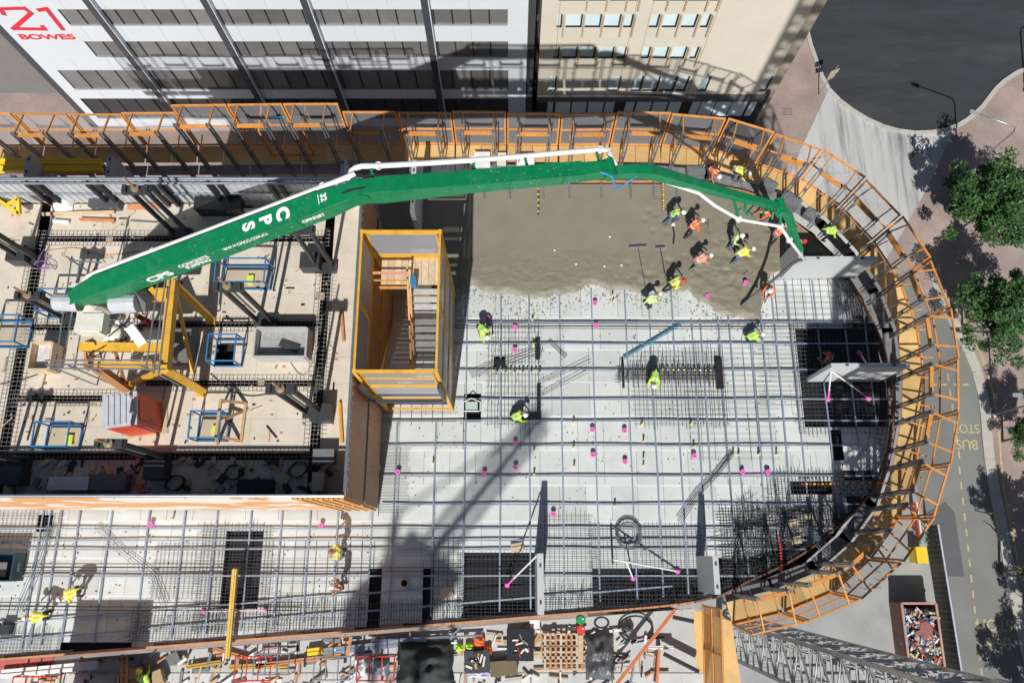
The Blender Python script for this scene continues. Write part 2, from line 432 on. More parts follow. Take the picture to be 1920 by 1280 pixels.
# the big squared number 21 built from strokes
def stroke(pts, w):
    b = MB(); q = [aty(u, v, FY - .03) for u, v in pts]
    for i in range(len(q) - 1):
        d = (q[i + 1] - q[i]).normalized() * w * .45; q[i] = q[i] + Vector((0, -.003 * (i % 2), 0)); q[i + 1] = Vector((q[i + 1].x, q[i].y, q[i + 1].z))
        b.beam(q[i] - (d if i else d * 0), q[i + 1] + (d if i < len(q) - 2 else d * 0), w, .04, up=(0, 1, 0))
    b.build('sign_lettering', sr, t)
stroke([(8, 29), (1, 17), (46, 16), (58, 25), (25, 54), (84, 55), (78, 48)], .26)
stroke([(70, 20), (87, 17), (119, 57)], .28)
fsign('BOWES', 88, 70, .72, 1.55, .012)

# ------------------------------------------------------------ dark gap infill between the two buildings
t = thing('link_building', 'dark recessed link wall between the white and the beige buildings', 'building', (1.5, FY + 3, GZ))
MB().span((x1 + .51, FY + 2.4, GZ), (1.86, FY + 8, 2)).build('wall', CLADD, t)
for z in (-6.5, -9.8, -13.2): MB().span((x1 + .55, FY + 2.1, z), (1.84, FY + 2.39, z + .35)).build('ledge', STEEL, t)

# ------------------------------------------------------------ beige building
bx0, bx1 = 1.92, 19.26
t = thing('beige_building', 'beige rendered building with pale blue windows above a dark ground floor', 'building', (10, FY, GZ))
zg = aty(1300, 177, FY).z
wins = []           # (x0, x1, z0, z1)
def zx(z3, v): return aty(960 + z3 / 3.764, v, FY).x
for (va, vb, vm, gs) in ((27, 53, 53, ((312, 350), (376, 490), (510, 622), (644, 757), (782, 842), (962, 1024), (1054, 1156), (1188, 1287), (1322, 1376))),
                         (88, 111, 111, ((291, 330), (352, 456), (480, 582), (606, 710), (734, 795), (906, 962), (990, 1087), (1114, 1212), (1248, 1294))),
                         (143, 172, 172, ((258, 308), (676, 752), (830, 904), (916, 1020), (1034, 1138), (1150, 1220), (1300, 1366), (1738, 1792))),
                         (0, 3, 3, ((330, 520), (540, 660), (690, 800), (820, 890), (990, 1090), (1100, 1220), (1240, 1370), (1380, 1450)))):
    z1, z0 = aty(1100, va, FY).z, aty(1100, vb, FY).z
    if va == 0: z1 = z0 + 1.4
    wins.append((z0, z1, [(zx(a, vm), zx(c, vm)) for a, c in gs], va == 143))
def wallstrip(xa, xb, za, zb): MB().span((xa, FY, za), (xb, FY + 9, zb)).build('wall', BEIGE, t)
ws = sorted(wins, key=lambda w: w[0]); zc = zg
for (z0, z1, gs, big) in ws:
    wallstrip(bx0, bx1, zc, z0); xc = bx0
    for (xa, xb) in gs:
        MB().span((xc, FY + .002, z0), (xa, FY + 9, z1)).build('wall', BEIGE, t); xc = xb
        piece('window_pane', ((xa + xb) / 2, FY + .16, (z0 + z1) / 2), (xb - xa - .02, .03, z1 - z0 - .02), GLASSB, t)
        piece('window_frame', ((xa + xb) / 2, FY + .1, z0 + .05), (xb - xa - .01, .13, .07), BLACK, t)
        piece('window_frame', (xb - .05, FY + .1, (z0 + z1) / 2), (.1, .13, z1 - z0 - .01), BLACK, t)
        if not big and xb - xa > .3: piece('window_fin', (xb + .09, FY - .1, (z0 + z1) / 2 - .35), (.1, .22, z1 - z0 + .75), mat('tan_fin', (.45, .37, .26), .7), t)
    MB().span((xc, FY + .002, z0), (bx1, FY + 9, z1)).build('wall', BEIGE, t); zc = z1
wallstrip(bx0, bx1, zc, 4)
MB().span((bx0 + .02, FY + .3, zg), (bx1 - .02, FY + 8.9, 3.9)).build('core_wall', MATS['dark_inside'], t)
for x in (3.05, 7.95, 9.0, 13.3): MB().span((x, FY - .012, zg), (x + .04, FY - .001, 4)).build('wall_joint', mat('joint_tan', (.36, .29, .2), .8), t)
MB().span((bx1 + .003, FY + .45, GZ), (bx1 + 1.0, FY + 9, 4)).build('corner_pier', SOIL, t)
MB().span((bx0, FY + .1, GZ), (bx1 + .5, FY + 9, zg - .003)).build('ground_floor_wall', CLADD, t)
MB().span((bx0, FY - .02, zg - 1.0), (bx1 + .2, FY + .098, zg - .03)).build('fascia', mat('grey_fascia', (.13, .12, .12), .5), t)
z1, z0 = aty(1100, 192, FY).z, aty(1100, 218, FY).z
for a, c in ((245, 283), (300, 402), (414, 514), (526, 630), (642, 706), (782, 842), (858, 958), (970, 1068), (1082, 1164), (1238, 1292), (1300, 1398), (1406, 1504), (1512, 1618), (1636, 1680)):
    xa, xb = zx(a, 218), zx(c, 218)
    piece('window_pane', ((xa + xb) / 2, FY + .06, (z0 + z1) / 2), (xb - xa, .05, z1 - z0), GLASSB, t)

# ------------------------------------------------------------ trees
def leaf_mesh(name, R, n_cl, seed, m, flat=.8, per=115, size=.125):
    rnd = random.Random(seed); vs = []; fs = []
    for c in range(n_cl):
        while True:
            p = Vector((rnd.uniform(-1, 1), rnd.uniform(-1, 1), rnd.uniform(-.8, 1)))
            if .25 < p.length < 1: break
        k = 1 + .65 * noise.noise(p * 1.9 + Vector((seed, 0, 0)))
        p = Vector((p.x * R * k, p.y * R * k, p.z * R * flat * k)); cr = R * rnd.uniform(.14, .27)
        for i in range(per):
            d = Vector((rnd.gauss(0, 1), rnd.gauss(0, 1), rnd.gauss(0, .8))); q = p + d.normalized() * cr * rnd.random() ** .4
            u = Vector((rnd.uniform(-1, 1), rnd.uniform(-1, 1), rnd.uniform(-.5, .5))).normalized()
            w = u.cross(Vector((rnd.uniform(-.6, .6), rnd.uniform(-.6, .6), 1))).normalized()
            s = size * rnd.uniform(.6, 1.3); k2 = len(vs)
            vs += [q - u * s, q + w * s * .45, q + u * s, q - w * s * .45]; fs.append((k2, k2 + 1, k2 + 2, k2 + 3))
    me = bpy.data.meshes.new(name); me.from_pydata(vs, [], fs); me.materials.append(m); return me
def leafmat(name, c):
    m = mat(name, c, .55, 0, .55, 1.6); return m
LEAF = leafmat('leaf_green', (.043, .105, .024)); LEAFD = leafmat('leaf_dark', (.03, .055, .025))
crowns = [leaf_mesh('crown', 2.6, 95, 3, LEAF), leaf_mesh('crown', 2.5, 90, 11, LEAF), leaf_mesh('crown', 2.2, 80, 23, LEAFD)]
def tree(base, h, k, sc, lab, rz=0):
    t = thing('street_tree', lab, 'tree', base, 0, None); B = Vector(base)
    b = MB(); b.tube([B, B + Vector((.05, .02, h * .35)), B + Vector((.1, -.05, h * .7)), B + Vector((0, 0, h))], .1, 7, r2=.05)
    rnd = random.Random(int(h * 100))
    for i in range(11):
        a = i * 2.4; z = h * rnd.uniform(.45, .95); s = B + Vector((.05, 0, z)); e = s + Vector((math.cos(a), math.sin(a), .55)) * sc * rnd.uniform(1.5, 2.9)
        b.tube([s, (s + e) / 2 + Vector((0, 0, .15)), e], .055, 5, r2=.018)
    b.build('trunk', BARK, t, True)
    o = bpy.data.objects.new('crown', crowns[k]); o.location = B + Vector((0, 0, h + .5)); o.scale = (sc, sc, sc); o.rotation_euler = (0, 0, rz)
    put(o, t)
def treebase(su, sv, h):
    p = at(su, sv, GZ); return (p.x - .08 * (h + .5), p.y - .96 * (h + .5), GZ)
for (su, sv, h, k, sc, lab) in ((1782, 318, 5.2, 0, 1.22, 'leafy green street tree in front of the turning circle lamp'),
                                (1795, 505, 5.0, 1, 1.12, 'bushy green street tree by the middle of the footpath'),
                                (1872, 742, 3.0, 0, .6, 'small green street tree beside the bus stop lettering'),
                                (1862, 925, 5.0, 2, .62, 'thin dark street tree between the two bus stops'),
                                (1905, 965, 5.6, 2, .95, 'dark street tree behind the bus lane kerb'),
                                (1925, 1060, 5.0, 2, .8, 'dark spreading street tree at the road bend'),
                                (1912, 1215, 5.2, 2, 1.0, 'dark street tree over the second bus stop lettering')):
    tree(treebase(su, sv, h), h, k, sc, lab, su)

# ------------------------------------------------------------ fence between yard and road
pts = gpx([(1733, 985), (1748, 1080), (1762, 1170), (1776, 1260), (1795, 1380)])
pts = spline(pts, 2.4)
t = thing('corrugated_fence', 'tall dark corrugated site fence with pale steel cap along the road', 'fence', pts[0])
rib = MB()
for i in range(len(pts) - 1):
    a, c = pts[i], pts[i + 1]; d = c - a; n = int(d.length / .16)
    pb = MB(); nrm = Vector((d.y, -d.x, 0)).normalized()
    for k in range(n):
        p = a + d * (k / n); q = a + d * ((k + 1) / n); s = .04 if k % 2 else 0
        pb.beam(p + nrm * s + Vector((0, 0, .9)), q + nrm * s + Vector((0, 0, .9)), .03, 1.8)
    pb.build('fence_panel', mat('fence_dark', (.09, .085, .07), .5, .3, .2), t)
    MB().beam(a + Vector((0, 0, 1.83)), c + Vector((0, 0, 1.83)), .1, .06).build('fence_cap', mat('fence_cap', (.5, .52, .6), .4), t)

# ------------------------------------------------------------ rubbish skip in the yard
t = thing('rubbish_skip', 'rust brown steel skip heaped with mixed building rubbish', 'skip', at(1708, 1200, GZ))
c = at(1708, 1200, GZ); w, l, h = 2.3, 5.0, 1.7
ca = [c + Vector((sx * w / 2, sy * l / 2, 0)) for sx, sy in ((-1, -1), (1, -1), (1, 1), (-1, 1))]
sk = mat('skip_rust', (.17, .085, .06), .7, 0, .3, 2)
b = MB(); b.span(ca[0] + Vector((0, 0, .1)), ca[2] + Vector((0, 0, .2)))
for i in range(4):
    p, q = ca[i], ca[(i + 1) % 4]; b.beam(p + Vector((0, 0, h / 2)), q + Vector((0, 0, h / 2)), .08, h)
b.build('body', sk, t)
b = MB()
for i in range(4): b.beam(ca[i] + Vector((0, 0, h + .03)), ca[(i + 1) % 4] + Vector((0, 0, h + .03)), .14, .1)
b.build('rim', mat('skip_rim', (.5, .3, .24), .6), t)
b = MB(); rr = random.Random(4); cols = [mat('junk_%s' % n, cc, .6) for n, cc in (('white', (.7, .7, .7)), ('card', (.45, .33, .2)), ('dark', (.05, .05, .05)), ('blue', (.08, .25, .5)), ('red', (.5, .06, .05)), ('wood', (.5, .4, .25)), ('grey', (.3, .3, .3)))]
for i in range(900):
    p = c + Vector((rr.uniform(-1.0, 1.0), rr.uniform(-2.3, 2.1), rr.uniform(1.0, 1.75)))
    d = Vector((rr.uniform(-1, 1), rr.uniform(-1, 1), rr.uniform(-.3, .3))).normalized() * rr.uniform(.06, .32)
    b.beam(p - d, p + d, rr.uniform(.02, .16), rr.uniform(.02, .12), mi=rr.choice([0, 0, 1, 2, 2, 3, 4, 5, 6]))
r_ = b.build('rubbish', cols, t); r_['kind'] = 'stuff'
b = MB()
for i in range(40):
    a = i * .9; rr2 = .65 * (1 - i / 60)
    b.box(c + Vector((.2 + rr2 * math.cos(a) * .8, .9 + rr2 * math.sin(a), 1.55 + .25 * (i / 40))), (.4, .35, .12), a)
b.build('cloth_heap', mat('maroon_cloth', (.3, .12, .11), .9), t)
bw_ = at(1713, 1040, GZ); t = thing('yellow_bin', 'bright yellow steel box standing in the yard by the fence', 'box', bw_)
MB().box(bw_ + Vector((0, 0, .55)), (.68, 1.05, 1.1)).build('body', BRIGHTY, t)
MB().box(bw_ + Vector((0, 0, 1.13)), (.74, 1.1, .06)).build('lid', BRIGHTY, t)
for s in (-1, 1): MB().box(bw_ + Vector((s * .25, -.55, .8)), (.12, .05, .05)).build('handle', DSTEEL, t)
nb = at(1724, 1005, GZ); t = thing('green_net', 'crumpled pale green netting beside the yellow box', 'net', nb)
b = MB(); rr = random.Random(5)
for i in range(60):
    p = nb + Vector((rr.uniform(-.4, .4), rr.uniform(-.7, .7), rr.uniform(.02, .5))); q = p + Vector((rr.uniform(-.4, .4), rr.uniform(-.4, .4), rr.uniform(-.1, .1))); b.tube([p, q], .02, 4)
b.build('netting', mat('net_green', (.3, .55, .45), .8), t)
p = at(1712, 975, GZ); t = thing('water_barrier', 'red and white plastic road barrier by the fence end', 'barrier', p)
b = MB().box(p + Vector((0, 0, .4)), (.22, 2.4, .7)); b.build('body', mat('faded_barrier', (.5, .09, .06), .6), t); MB().box(p + Vector((.06, 0, .66)), (.1, 2.4, .2)).build('stripe', WHITEP, t)

# ============================================================ THE FLOOR BEING POURED
edge_px = [(1300, 345), (1420, 370), (1500, 430), (1560, 480), (1610, 560), (1650, 640), (1670, 720), (1672, 800), (1650, 890), (1600, 960), (1500, 1040), (1400, 1090), (1300, 1128), (1000, 1155), (500, 1195), (0, 1235), (-90, 1243)]
edge = spline([at(u, v) for u, v in edge_px], .8)
ee = [p for p in edge if p.x > 7.9]
outline = [Vector((-25, 18.45, 0)), Vector((8.5, 18.45, 0))] + edge + [Vector((-25, -4.6, 0))]
def inside(x, y, poly):
    c = False; n = len(poly)
    for i in range(n):
        a, b = poly[i], poly[i - 1]
        if (a[1] > y) != (b[1] > y) and x < (b[0] - a[0]) * (y - a[1]) / (b[1] - a[1]) + a[0]: c = not c
    return c
cen = Vector((-2, 7, 0))
low = [Vector((p.x, p.y, 0)) + (cen - p).normalized() * .25 for p in outline]
t = thing('unfinished_building', 'unfinished concrete building whose top floor is being formed and poured', 'building', (0, 5, GZ))
b = MB(); b.prism(low, GZ, -.62); b.build('lower_storeys', mat('raw_concrete', (.3, .3, .29), .8, 0, .1), t)
RUN = t
# recesses in the formwork, some added to darken the shaded corner: (u0,v0,u1,v1)
rec_px = [(1500, 616, 1668, 800), (866, 1036, 1010, 1158), (1112, 1066, 1318, 1150), (418, 996, 488, 1140), (1560, 806, 1580, 862), (690, 1066, 714, 1172), (792, 1066, 812, 1176),
          (112, 1204, 246, 1226), (1478, 902, 1560, 926), (1345, 1046, 1440, 1112), (1560, 962, 1628, 1008), (926, 668, 948, 688), (870, 738, 902, 790), (70, 965, 98, 996), (1345, 672, 1352, 728), (1582, 882, 1640, 900), (1588, 930, 1625, 960), (1442, 1018, 1515, 1068), (1520, 1010, 1556, 1030), (1600, 590, 1640, 614)]
recs = []
for a, b_, c, d in rec_px:
    m = (b_ + d) / 2; recs.append((at(a, m).x, at(960, d).y, at(c, m).x, at(960, b_).y))
def subtract(r, h):
    x0, y0, x1, y1 = r; a0, b0, a1, b1 = h
    if a0 >= x1 or a1 <= x0 or b0 >= y1 or b1 <= y0: return [r]
    out = []
    if a0 > x0: out.append((x0, y0, a0, y1))
    if a1 < x1: out.append((a1, y0, x1, y1))
    m0, m1 = max(x0, a0), min(x1, a1)
    if b0 > y0: out.append((m0, y0, m1, b0))
    if b1 < y1: out.append((m0, b1, m1, y1))
    return out
fb = MB()
fb.prism([p for p in outline], -.6, -.5)
FLOOR = struct('floor_formwork', fb, FILM)
bear = MB()
bx = [(-25, -4.5, 18.3, 18.4)]
pour_px = [(842, 600), (856, 572), (884, 541), (905, 548), (930, 553), (965, 556), (1000, 561), (1050, 556), (1082, 548), (1110, 536), (1140, 545), (1175, 546), (1215, 550), (1250, 549), (1290, 550), (1310, 566), (1332, 574), (1346, 592), (1385, 600), (1424, 596), (1430, 562), (1445, 522), (1475, 500), (1500, 478), (1560, 481), (1500, 430), (1420, 369), (1305, 347), (712, 345), (712, 470)]
pour = [at(u, v) for u, v in pour_px]
n_p = 0
yrow = []; y = -5.0
while y < 18.4: yrow.append(y); y += 1.62
for yi, y in enumerate(yrow):
    x = -24.5 - (yi % 2) * .6
    while x < 18.6:
        w = random.choice((1.2, 1.2, 1.5, 1.8)); r = (x, y, x + w, min(y + 1.62, 18.44)); x += w
        cx, cy = (r[0] + r[2]) / 2, (r[1] + r[3]) / 2
        if r[2] < -6.6 and r[1] > 2.6: continue                       # under the raised deck
        ins = [inside(px, py, outline) for px in (r[0], r[2]) for py in (r[1], r[3])]
        if not any(ins): continue
        under = all(inside(px, py, pour) for px in (r[0], r[2]) for py in (r[1], r[3]))
        if under: bear.span((r[0], r[1], -.1), (r[2], r[3], -.03)); continue
        parts = [r]
        for h in recs: parts = [q for p in parts for q in subtract(p, h)]
        for q in parts:
            if q[2] - q[0] < .05 or q[3] - q[1] < .05: continue
            cc = [inside(px, py, outline) for px in (q[0], q[2]) for py in (q[1], q[3])]
            if all(cc):
                dz = random.uniform(-.004, .004)
                piece('form_panel', ((q[0] + q[2]) / 2, (q[1] + q[3]) / 2, -.03 + dz), (q[2] - q[0] - .014, q[3] - q[1] - .03, .06), FORM, FLOOR); n_p += 1
            else:                                                      # cut to the curved edge
                nx = max(1, int((q[2] - q[0]) / .15)); ny = max(1, int((q[3] - q[1]) / .15)); pb = MB()
                for i in range(nx):
                    xa, xb = q[0] + (q[2] - q[0]) * i / nx, q[0] + (q[2] - q[0]) * (i + 1) / nx
                    ys = [q[1] + (q[3] - q[1]) * j / ny for j in range(ny + 1)]; ok = [yy for yy in ys if inside((xa + xb) / 2, yy, outline)]
                    if len(ok) > 1: pb.span((xa, ok[0], -.06), (xb, ok[-1], -.001))
                if pb.v: pb.build('form_panel', FORM, FLOOR); n_p += 1
if bear.v: bear.build('pour_base', FORM, FLOOR)
# recess walls are the edge of the film-faced floor below; joint bearers under the panels
jb = MB()
for y in yrow:
    xs = [(-25.0, 19.0)]
    for h in recs:
        if h[1] - .1 < y < h[3] + .1: xs = [s for (a, c) in xs for s in (((a, min(c, h[0])), (max(a, h[2]), c)) if h[0] < c and h[2] > a else ((a, c),)) if s[1] - s[0] > .05]
    for a, c in xs:
        st = int((c - a) / .4) + 1
        for k in range(st):
            xa, xb = a + (c - a) * k / st, a + (c - a) * (k + 1) / st
            if inside(xa, y, outline) and inside(xb, y, outline): jb.span((xa, y - .035, -.1), (xb, y + .035, .001))
jb.build('joint_strip', FORMJ, FLOOR)

# wet concrete
FEET = [(p.x + random.gauss(0, .8), p.y + random.gauss(0, .7)) for p in [at(u, v) for u, v in ((1253, 416), (1288, 440), (1367, 462), (1378, 488), (1301, 500), (1252, 542), (1444, 452), (1432, 552), (1340, 540), (1220, 520))] for k in range(11)]
def pour_z(x, y, d):
    z = .2 + .018 * noise.noise(Vector((x * .7, y * .7, 0)))
    rough = max(0, min(1, (15.2 - y) / 3.0)) if x < 9 else max(0.25, min(1, (16.5 - y) / 3.5))
    z += rough * (.03 * noise.noise(Vector((x * 1.8, y * 3.2, 3))) + .028 * noise.noise(Vector((x * 4, y * 7, 7))) + .02 * noise.noise(Vector((x * 9, y * 13, 1))))
    z += rough * .04 * abs(noise.noise(Vector((x * 1.1 + y, y * 5.5, 9)))) * (1 if y < 14.4 or x > 8 else .4)
    if x > 4:
        for fx, fy in FEET:
            q = (x - fx) ** 2 * .6 + (y - fy) ** 2
            if q < .03: z -= .04 * (1 - q / .03)
    return z * min(1, d / .35) ** .6 if d < .35 else z
def dist_poly(x, y, pl):
    p = Vector((x, y)); best = 9
    for i in range(len(pl) - 1):
        a, c = pl[i], pl[i + 1]; ax, ay = a[0], a[1]; dx, dy = c[0] - ax, c[1] - ay
        L = dx * dx + dy * dy; s = max(0, min(1, ((x - ax) * dx + (y - ay) * dy) / L)) if L else 0
        best = min(best, math.hypot(x - ax - s * dx, y - ay - s * dy))
    return best
south = spline(pour[:22], .3)
south = [p + Vector((0, .16 * noise.noise(p * 2.2) + .1 * noise.noise(p * 6), 0)) for p in south]
pp = south + pour[22:]
xs = [p[0] for p in pp]; ys = [p[1] for p in pp]; st = .075; b = MB(); idx = {}
nx, ny = int((max(xs) - min(xs)) / st) + 2, int((max(ys) - min(ys)) / st) + 2
ins = {}
for i in range(nx):
    for j in range(ny): ins[i, j] = inside(min(xs) + i * st, min(ys) + j * st, pp)
for i in range(nx):
    for j in range(ny):
        if ins[i, j]:
            x, y = min(xs) + i * st, min(ys) + j * st
            d = dist_poly(x, y, south) if y < 15.6 else 9
            idx[i, j] = len(b.v); b.v.append((x, y, pour_z(x, y, d)))
for (i, j) in list(idx):
    q = [(i, j), (i + 1, j), (i + 1, j + 1), (i, j + 1)]
    if all(k in idx for k in q): b.f.append(tuple(idx[k] for k in q)); xx, yy = b.v[idx[i, j]][:2]; b.m.append(1 if yy + .9 * noise.noise(Vector((xx * .6, yy * .6, 5))) < (14.6 if xx < 8.5 else 17) else 0)
o = b.build('wet_concrete', [WET, mat('raked_wet_concrete', (.23, .208, .152), .5, 0, .09, 2.5, bump=.75, bscale=5.5, spec=.35)], None, True); tag(o, kind='structure')
# loose splashes in front of the pour
b = MB(); rr = random.Random(2)
for i in range(900):
    k = rr.choice(south); p = k + Vector((rr.gauss(0, .35), -abs(rr.gauss(0, .45)) - .03, 0))
    if p.x < -3.6 or p.x > 12.6: continue
    r = rr.uniform(.012, .06) * (1.2 if rr.random() < .15 else .7)
    b.lathe((p.x, p.y, .001), [(r, 0), (r * .9, .012), (r * .3, .02)], 6)
tag(b.build('concrete_splashes', WET, None), 'grey splashes of wet concrete spattered along the pour front', 'splashes', kind='stuff')

# edge boards
b = MB()
t = thing('edge_form', 'long orange brown timber edge board around the floor being poured', 'edge board', edge[0])
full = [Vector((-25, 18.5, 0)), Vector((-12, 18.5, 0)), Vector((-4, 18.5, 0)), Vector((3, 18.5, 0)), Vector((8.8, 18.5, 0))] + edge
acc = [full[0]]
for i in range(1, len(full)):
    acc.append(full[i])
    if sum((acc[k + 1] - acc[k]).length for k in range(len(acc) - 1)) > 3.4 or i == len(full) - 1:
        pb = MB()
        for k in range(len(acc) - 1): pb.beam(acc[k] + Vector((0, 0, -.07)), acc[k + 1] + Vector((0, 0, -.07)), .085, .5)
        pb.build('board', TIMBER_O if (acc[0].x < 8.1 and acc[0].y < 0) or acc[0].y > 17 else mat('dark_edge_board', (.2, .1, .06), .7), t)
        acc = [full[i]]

# ------------------------------------------------------------ post-tensioning ducts
def yspan(x):
    """south limit of the floor at x"""
    ys = [yy * .1 for yy in range(-60, 60) if inside(x, yy * .1, outline)]
    return min(ys) if ys else None
def wob(x, s): return .018 * noise.noise(Vector((x * .45, s, 0)))
def duct(pts, lab, grp):
    b = MB()
    for i in range(len(pts) - 1): b.beam(pts[i], pts[i + 1] + (pts[i + 1] - pts[i]) * .02, .068, .03)
    tag(b.build('cable_duct', DUCT), lab, 'duct', grp)
LA, LB = 'ribbed steel cable duct running from the pour towards the timber edge board', 'ribbed steel cable duct lying lengthwise across the grey formwork'
for u in (743, 816, 872, 938, 993, 1054, 1117, 1183, 1230, 1275, 1312, 1329, 1364, 1385, 1424, 1448, 1474, 1505, 1558, 1611, 1650):
    x = at(u, 850).x; y0 = yspan(x)
    y1 = at(u, 788).y if u < 850 else at(u, 545).y if u < 1300 else at(u, 600).y if u < 1385 else at(u, 530).y
    while not inside(x, y1, outline): y1 -= .3
    n = int((y1 - y0) / .9); duct([Vector((x + wob(k, u), y0 + .3 + (y1 - y0 - .3) * k / n, .1 + .05 * math.sin(k * .5 + u))) for k in range(n + 1)], LA, 'ducts running up and down the slope of the floor')
for u in (62, 77, 97, 133, 194, 267, 335, 396, 461, 520, 574, 627, 692):
    x = at(u, 1089).x; y0 = yspan(x) + .3; y1 = 2.3; n = 7
    duct([Vector((x + wob(k, u) * 2, y0 + (y1 - y0) * k / n, .1 + .04 * math.sin(k * .8 + u))) for k in range(n + 1)], LA, 'ducts running up and down the slope of the floor')
for (v, ua, ub) in ((605, 850, 1640), (645, 850, 1670), (694, 850, 1675), (749, 850, 1680), (789, 716, 1680), (835, 716, 1680), (892, 716, 1660), (945, 716, 1625), (990, -60, 1590), (1012, -60, 1545), (1029, -60, 1520), (1079, -60, 1440)):
    y = at(960, v).y; xa, xb = at(ua, v).x, at(ub, v).x
    while not inside(xb, y, outline): xb -= .2
    n = int((xb - xa) / 1.3)
    duct([Vector((xa + (xb - xa) * k / n, y + wob(k, v) * 1.3, .12 + .022 * math.sin(k * 1.1 + v))) for k in range(n + 1)], LB, 'ducts running lengthwise')
for off, ua, ub in ((.75, -60, 1300), (1.5, -60, 850)):
    pts = [at(u, 1235 + (1128 - 1235) * u / 1300) + Vector((0, off, .13)) for u in range(ua, ub, 60)]
    duct(pts, 'ribbed steel cable duct following the sloping south edge board', 'ducts along the south edge')

# ------------------------------------------------------------ reinforcement
def rebar_mat(rect, sx, sy, lab, z=.07, r=.0095, m=None, starters=0, name='rebar_mat', cat='rebar mat', px=True, keep=.98, skew=0):
    if px:
        a, v0, c, v1 = rect; mm = (v0 + v1) / 2; x0, x1, y0, y1 = at(a, mm, z).x, at(c, mm, z).x, at(960, v1, z).y, at(960, v0, z).y
    else: x0, y0, x1, y1 = rect
    rr = random.Random(int(x0 * 77 + y0 * 13)); b = MB()
    def clip(fn, a, c):
        n = 14; pts = [fn(a + (c - a) * k / n) for k in range(n + 1)]
        ok = [p for p in pts if inside(p[0], p[1], outline) or not px]
        return ok if len(ok) > 1 else None
    x = x0
    while sx and x <= x1:
        if rr.random() < keep:
            q = clip(lambda s: Vector((x + rr.uniform(-.01, .01), s, z)), y0 - rr.uniform(0, .25) * px, y1 + rr.uniform(0, .3) * px)
            if q: b.tube([q[0], q[-1]], r, 4)
        x += sx * rr.uniform(.9, 1.1)
    y = y0
    while sy and y <= y1:
        if rr.random() < keep:
            q = clip(lambda s: Vector((s, y + skew * (s - x0), z + 2 * r)), x0 - rr.uniform(0, .25) * px, x1 + rr.uniform(0, .25) * px)
            if q: b.tube([q[0], q[-1]], r, 4)
        y += sy * rr.uniform(.9, 1.1)
    for i in range(starters):
        p = Vector((rr.uniform(x0, x1), rr.uniform(y0, y1), z)); b.tube([p, p + Vector((rr.uniform(-.1, .1), rr.uniform(-.1, .1), rr.uniform(.3, .8)))], r, 4)
    if b.v: tag(b.build(name, m or REBAR), lab, cat)
rebar_mat((1490, 608, 1672, 812), .21, .21, 'reinforcing mesh over the large black opening below the upper precast panel', .09)
rebar_mat((1455, 522, 1600, 600), .45, .3, 'loose bars below the upper precast panel')
rebar_mat((1582, 545, 1655, 620), .13, .15, 'dense bars in the shade at the east edge', .09, .013, starters=50)
rebar_mat((1190, 655, 1360, 796), .2, .22, 'fine reinforcing mesh around the kneeling worker at the long cage')
rebar_mat((1110, 985, 1320, 1150), .19, .16, 'reinforcing mat with pink braced strut beside the wire coil')
rebar_mat((862, 1040, 1012, 1160), .2, .15, 'dense mesh over the black opening left of the edge-on white panel')
rebar_mat((1022, 965, 1112, 1160), .2, .2, 'reinforcing mat between the edge-on white panel and the strut')
rebar_mat((1355, 955, 1640, 1110), .13, .13, 'very dense dark reinforcing mats at the shaded rounded corner', .09, .014, starters=160)
rebar_mat((1440, 885, 1660, 960), .17, .2, 'reinforcing mat with red and yellow caps along the shaded beam', .08, starters=70)
rebar_mat((1425, 620, 1500, 760), 0, .22, 'short cross bars west of the large black opening')
rebar_mat((372, 985, 505, 1180), .16, .14, 'dense reinforcing mat under the yellow timber beam')
rebar_mat((915, 600, 1012, 795), .16, .3, 'reinforcing mat with black spacers south of the waiting worker', starters=40)
rebar_mat((-40, 962, 110, 1012), .2, .16, 'reinforcing mat by the south screen of the raised deck')
rebar_mat((505, 1020, 700, 1185), .5, .5, 'loose crossing bars between the two brown-hatted workers')
rebar_mat((712, 840, 760, 960), .9, .13, 'ladder of short bars at the foot of the brown screen')
rebar_mat((812, 1010, 866, 1170), .22, .26, 'reinforcing mat in the crane shadow near the film-faced strip')
rebar_mat((290, 1020, 372, 1120), .2, .2, 'light mesh sheet left of the yellow timber beam', r=.008)
rebar_mat((240, 1150, 420, 1200), .14, .2, 'row of stirrup bars along the south edge near the yellow beam', starters=60)
rebar_mat((500, 1130, 870, 1182), .13, .22, 'row of upright stirrup bars along the south edge board', starters=130)
rebar_mat((0, 1185, 110, 1225), .15, .15, 'mat of bars beside the corner plate compactor')
rebar_mat((1160, 690, 1350, 716), .22, .09, 'long narrow reinforcing cage ending in a black block', .15, .016, starters=60)
rebar_mat((1025, 1108, 1312, 1150), .13, .2, 'row of upright stirrup bars beside the yellow edge batten', starters=120)
rebar_mat((716, 560, 850, 790), .5, .42, 'thin bars lying in the shade at the foot of the stair tower')
rebar_mat((1290, 640, 1450, 860), .55, .28, 'thin mesh spread between the narrow cage and the large black opening', r=.007)
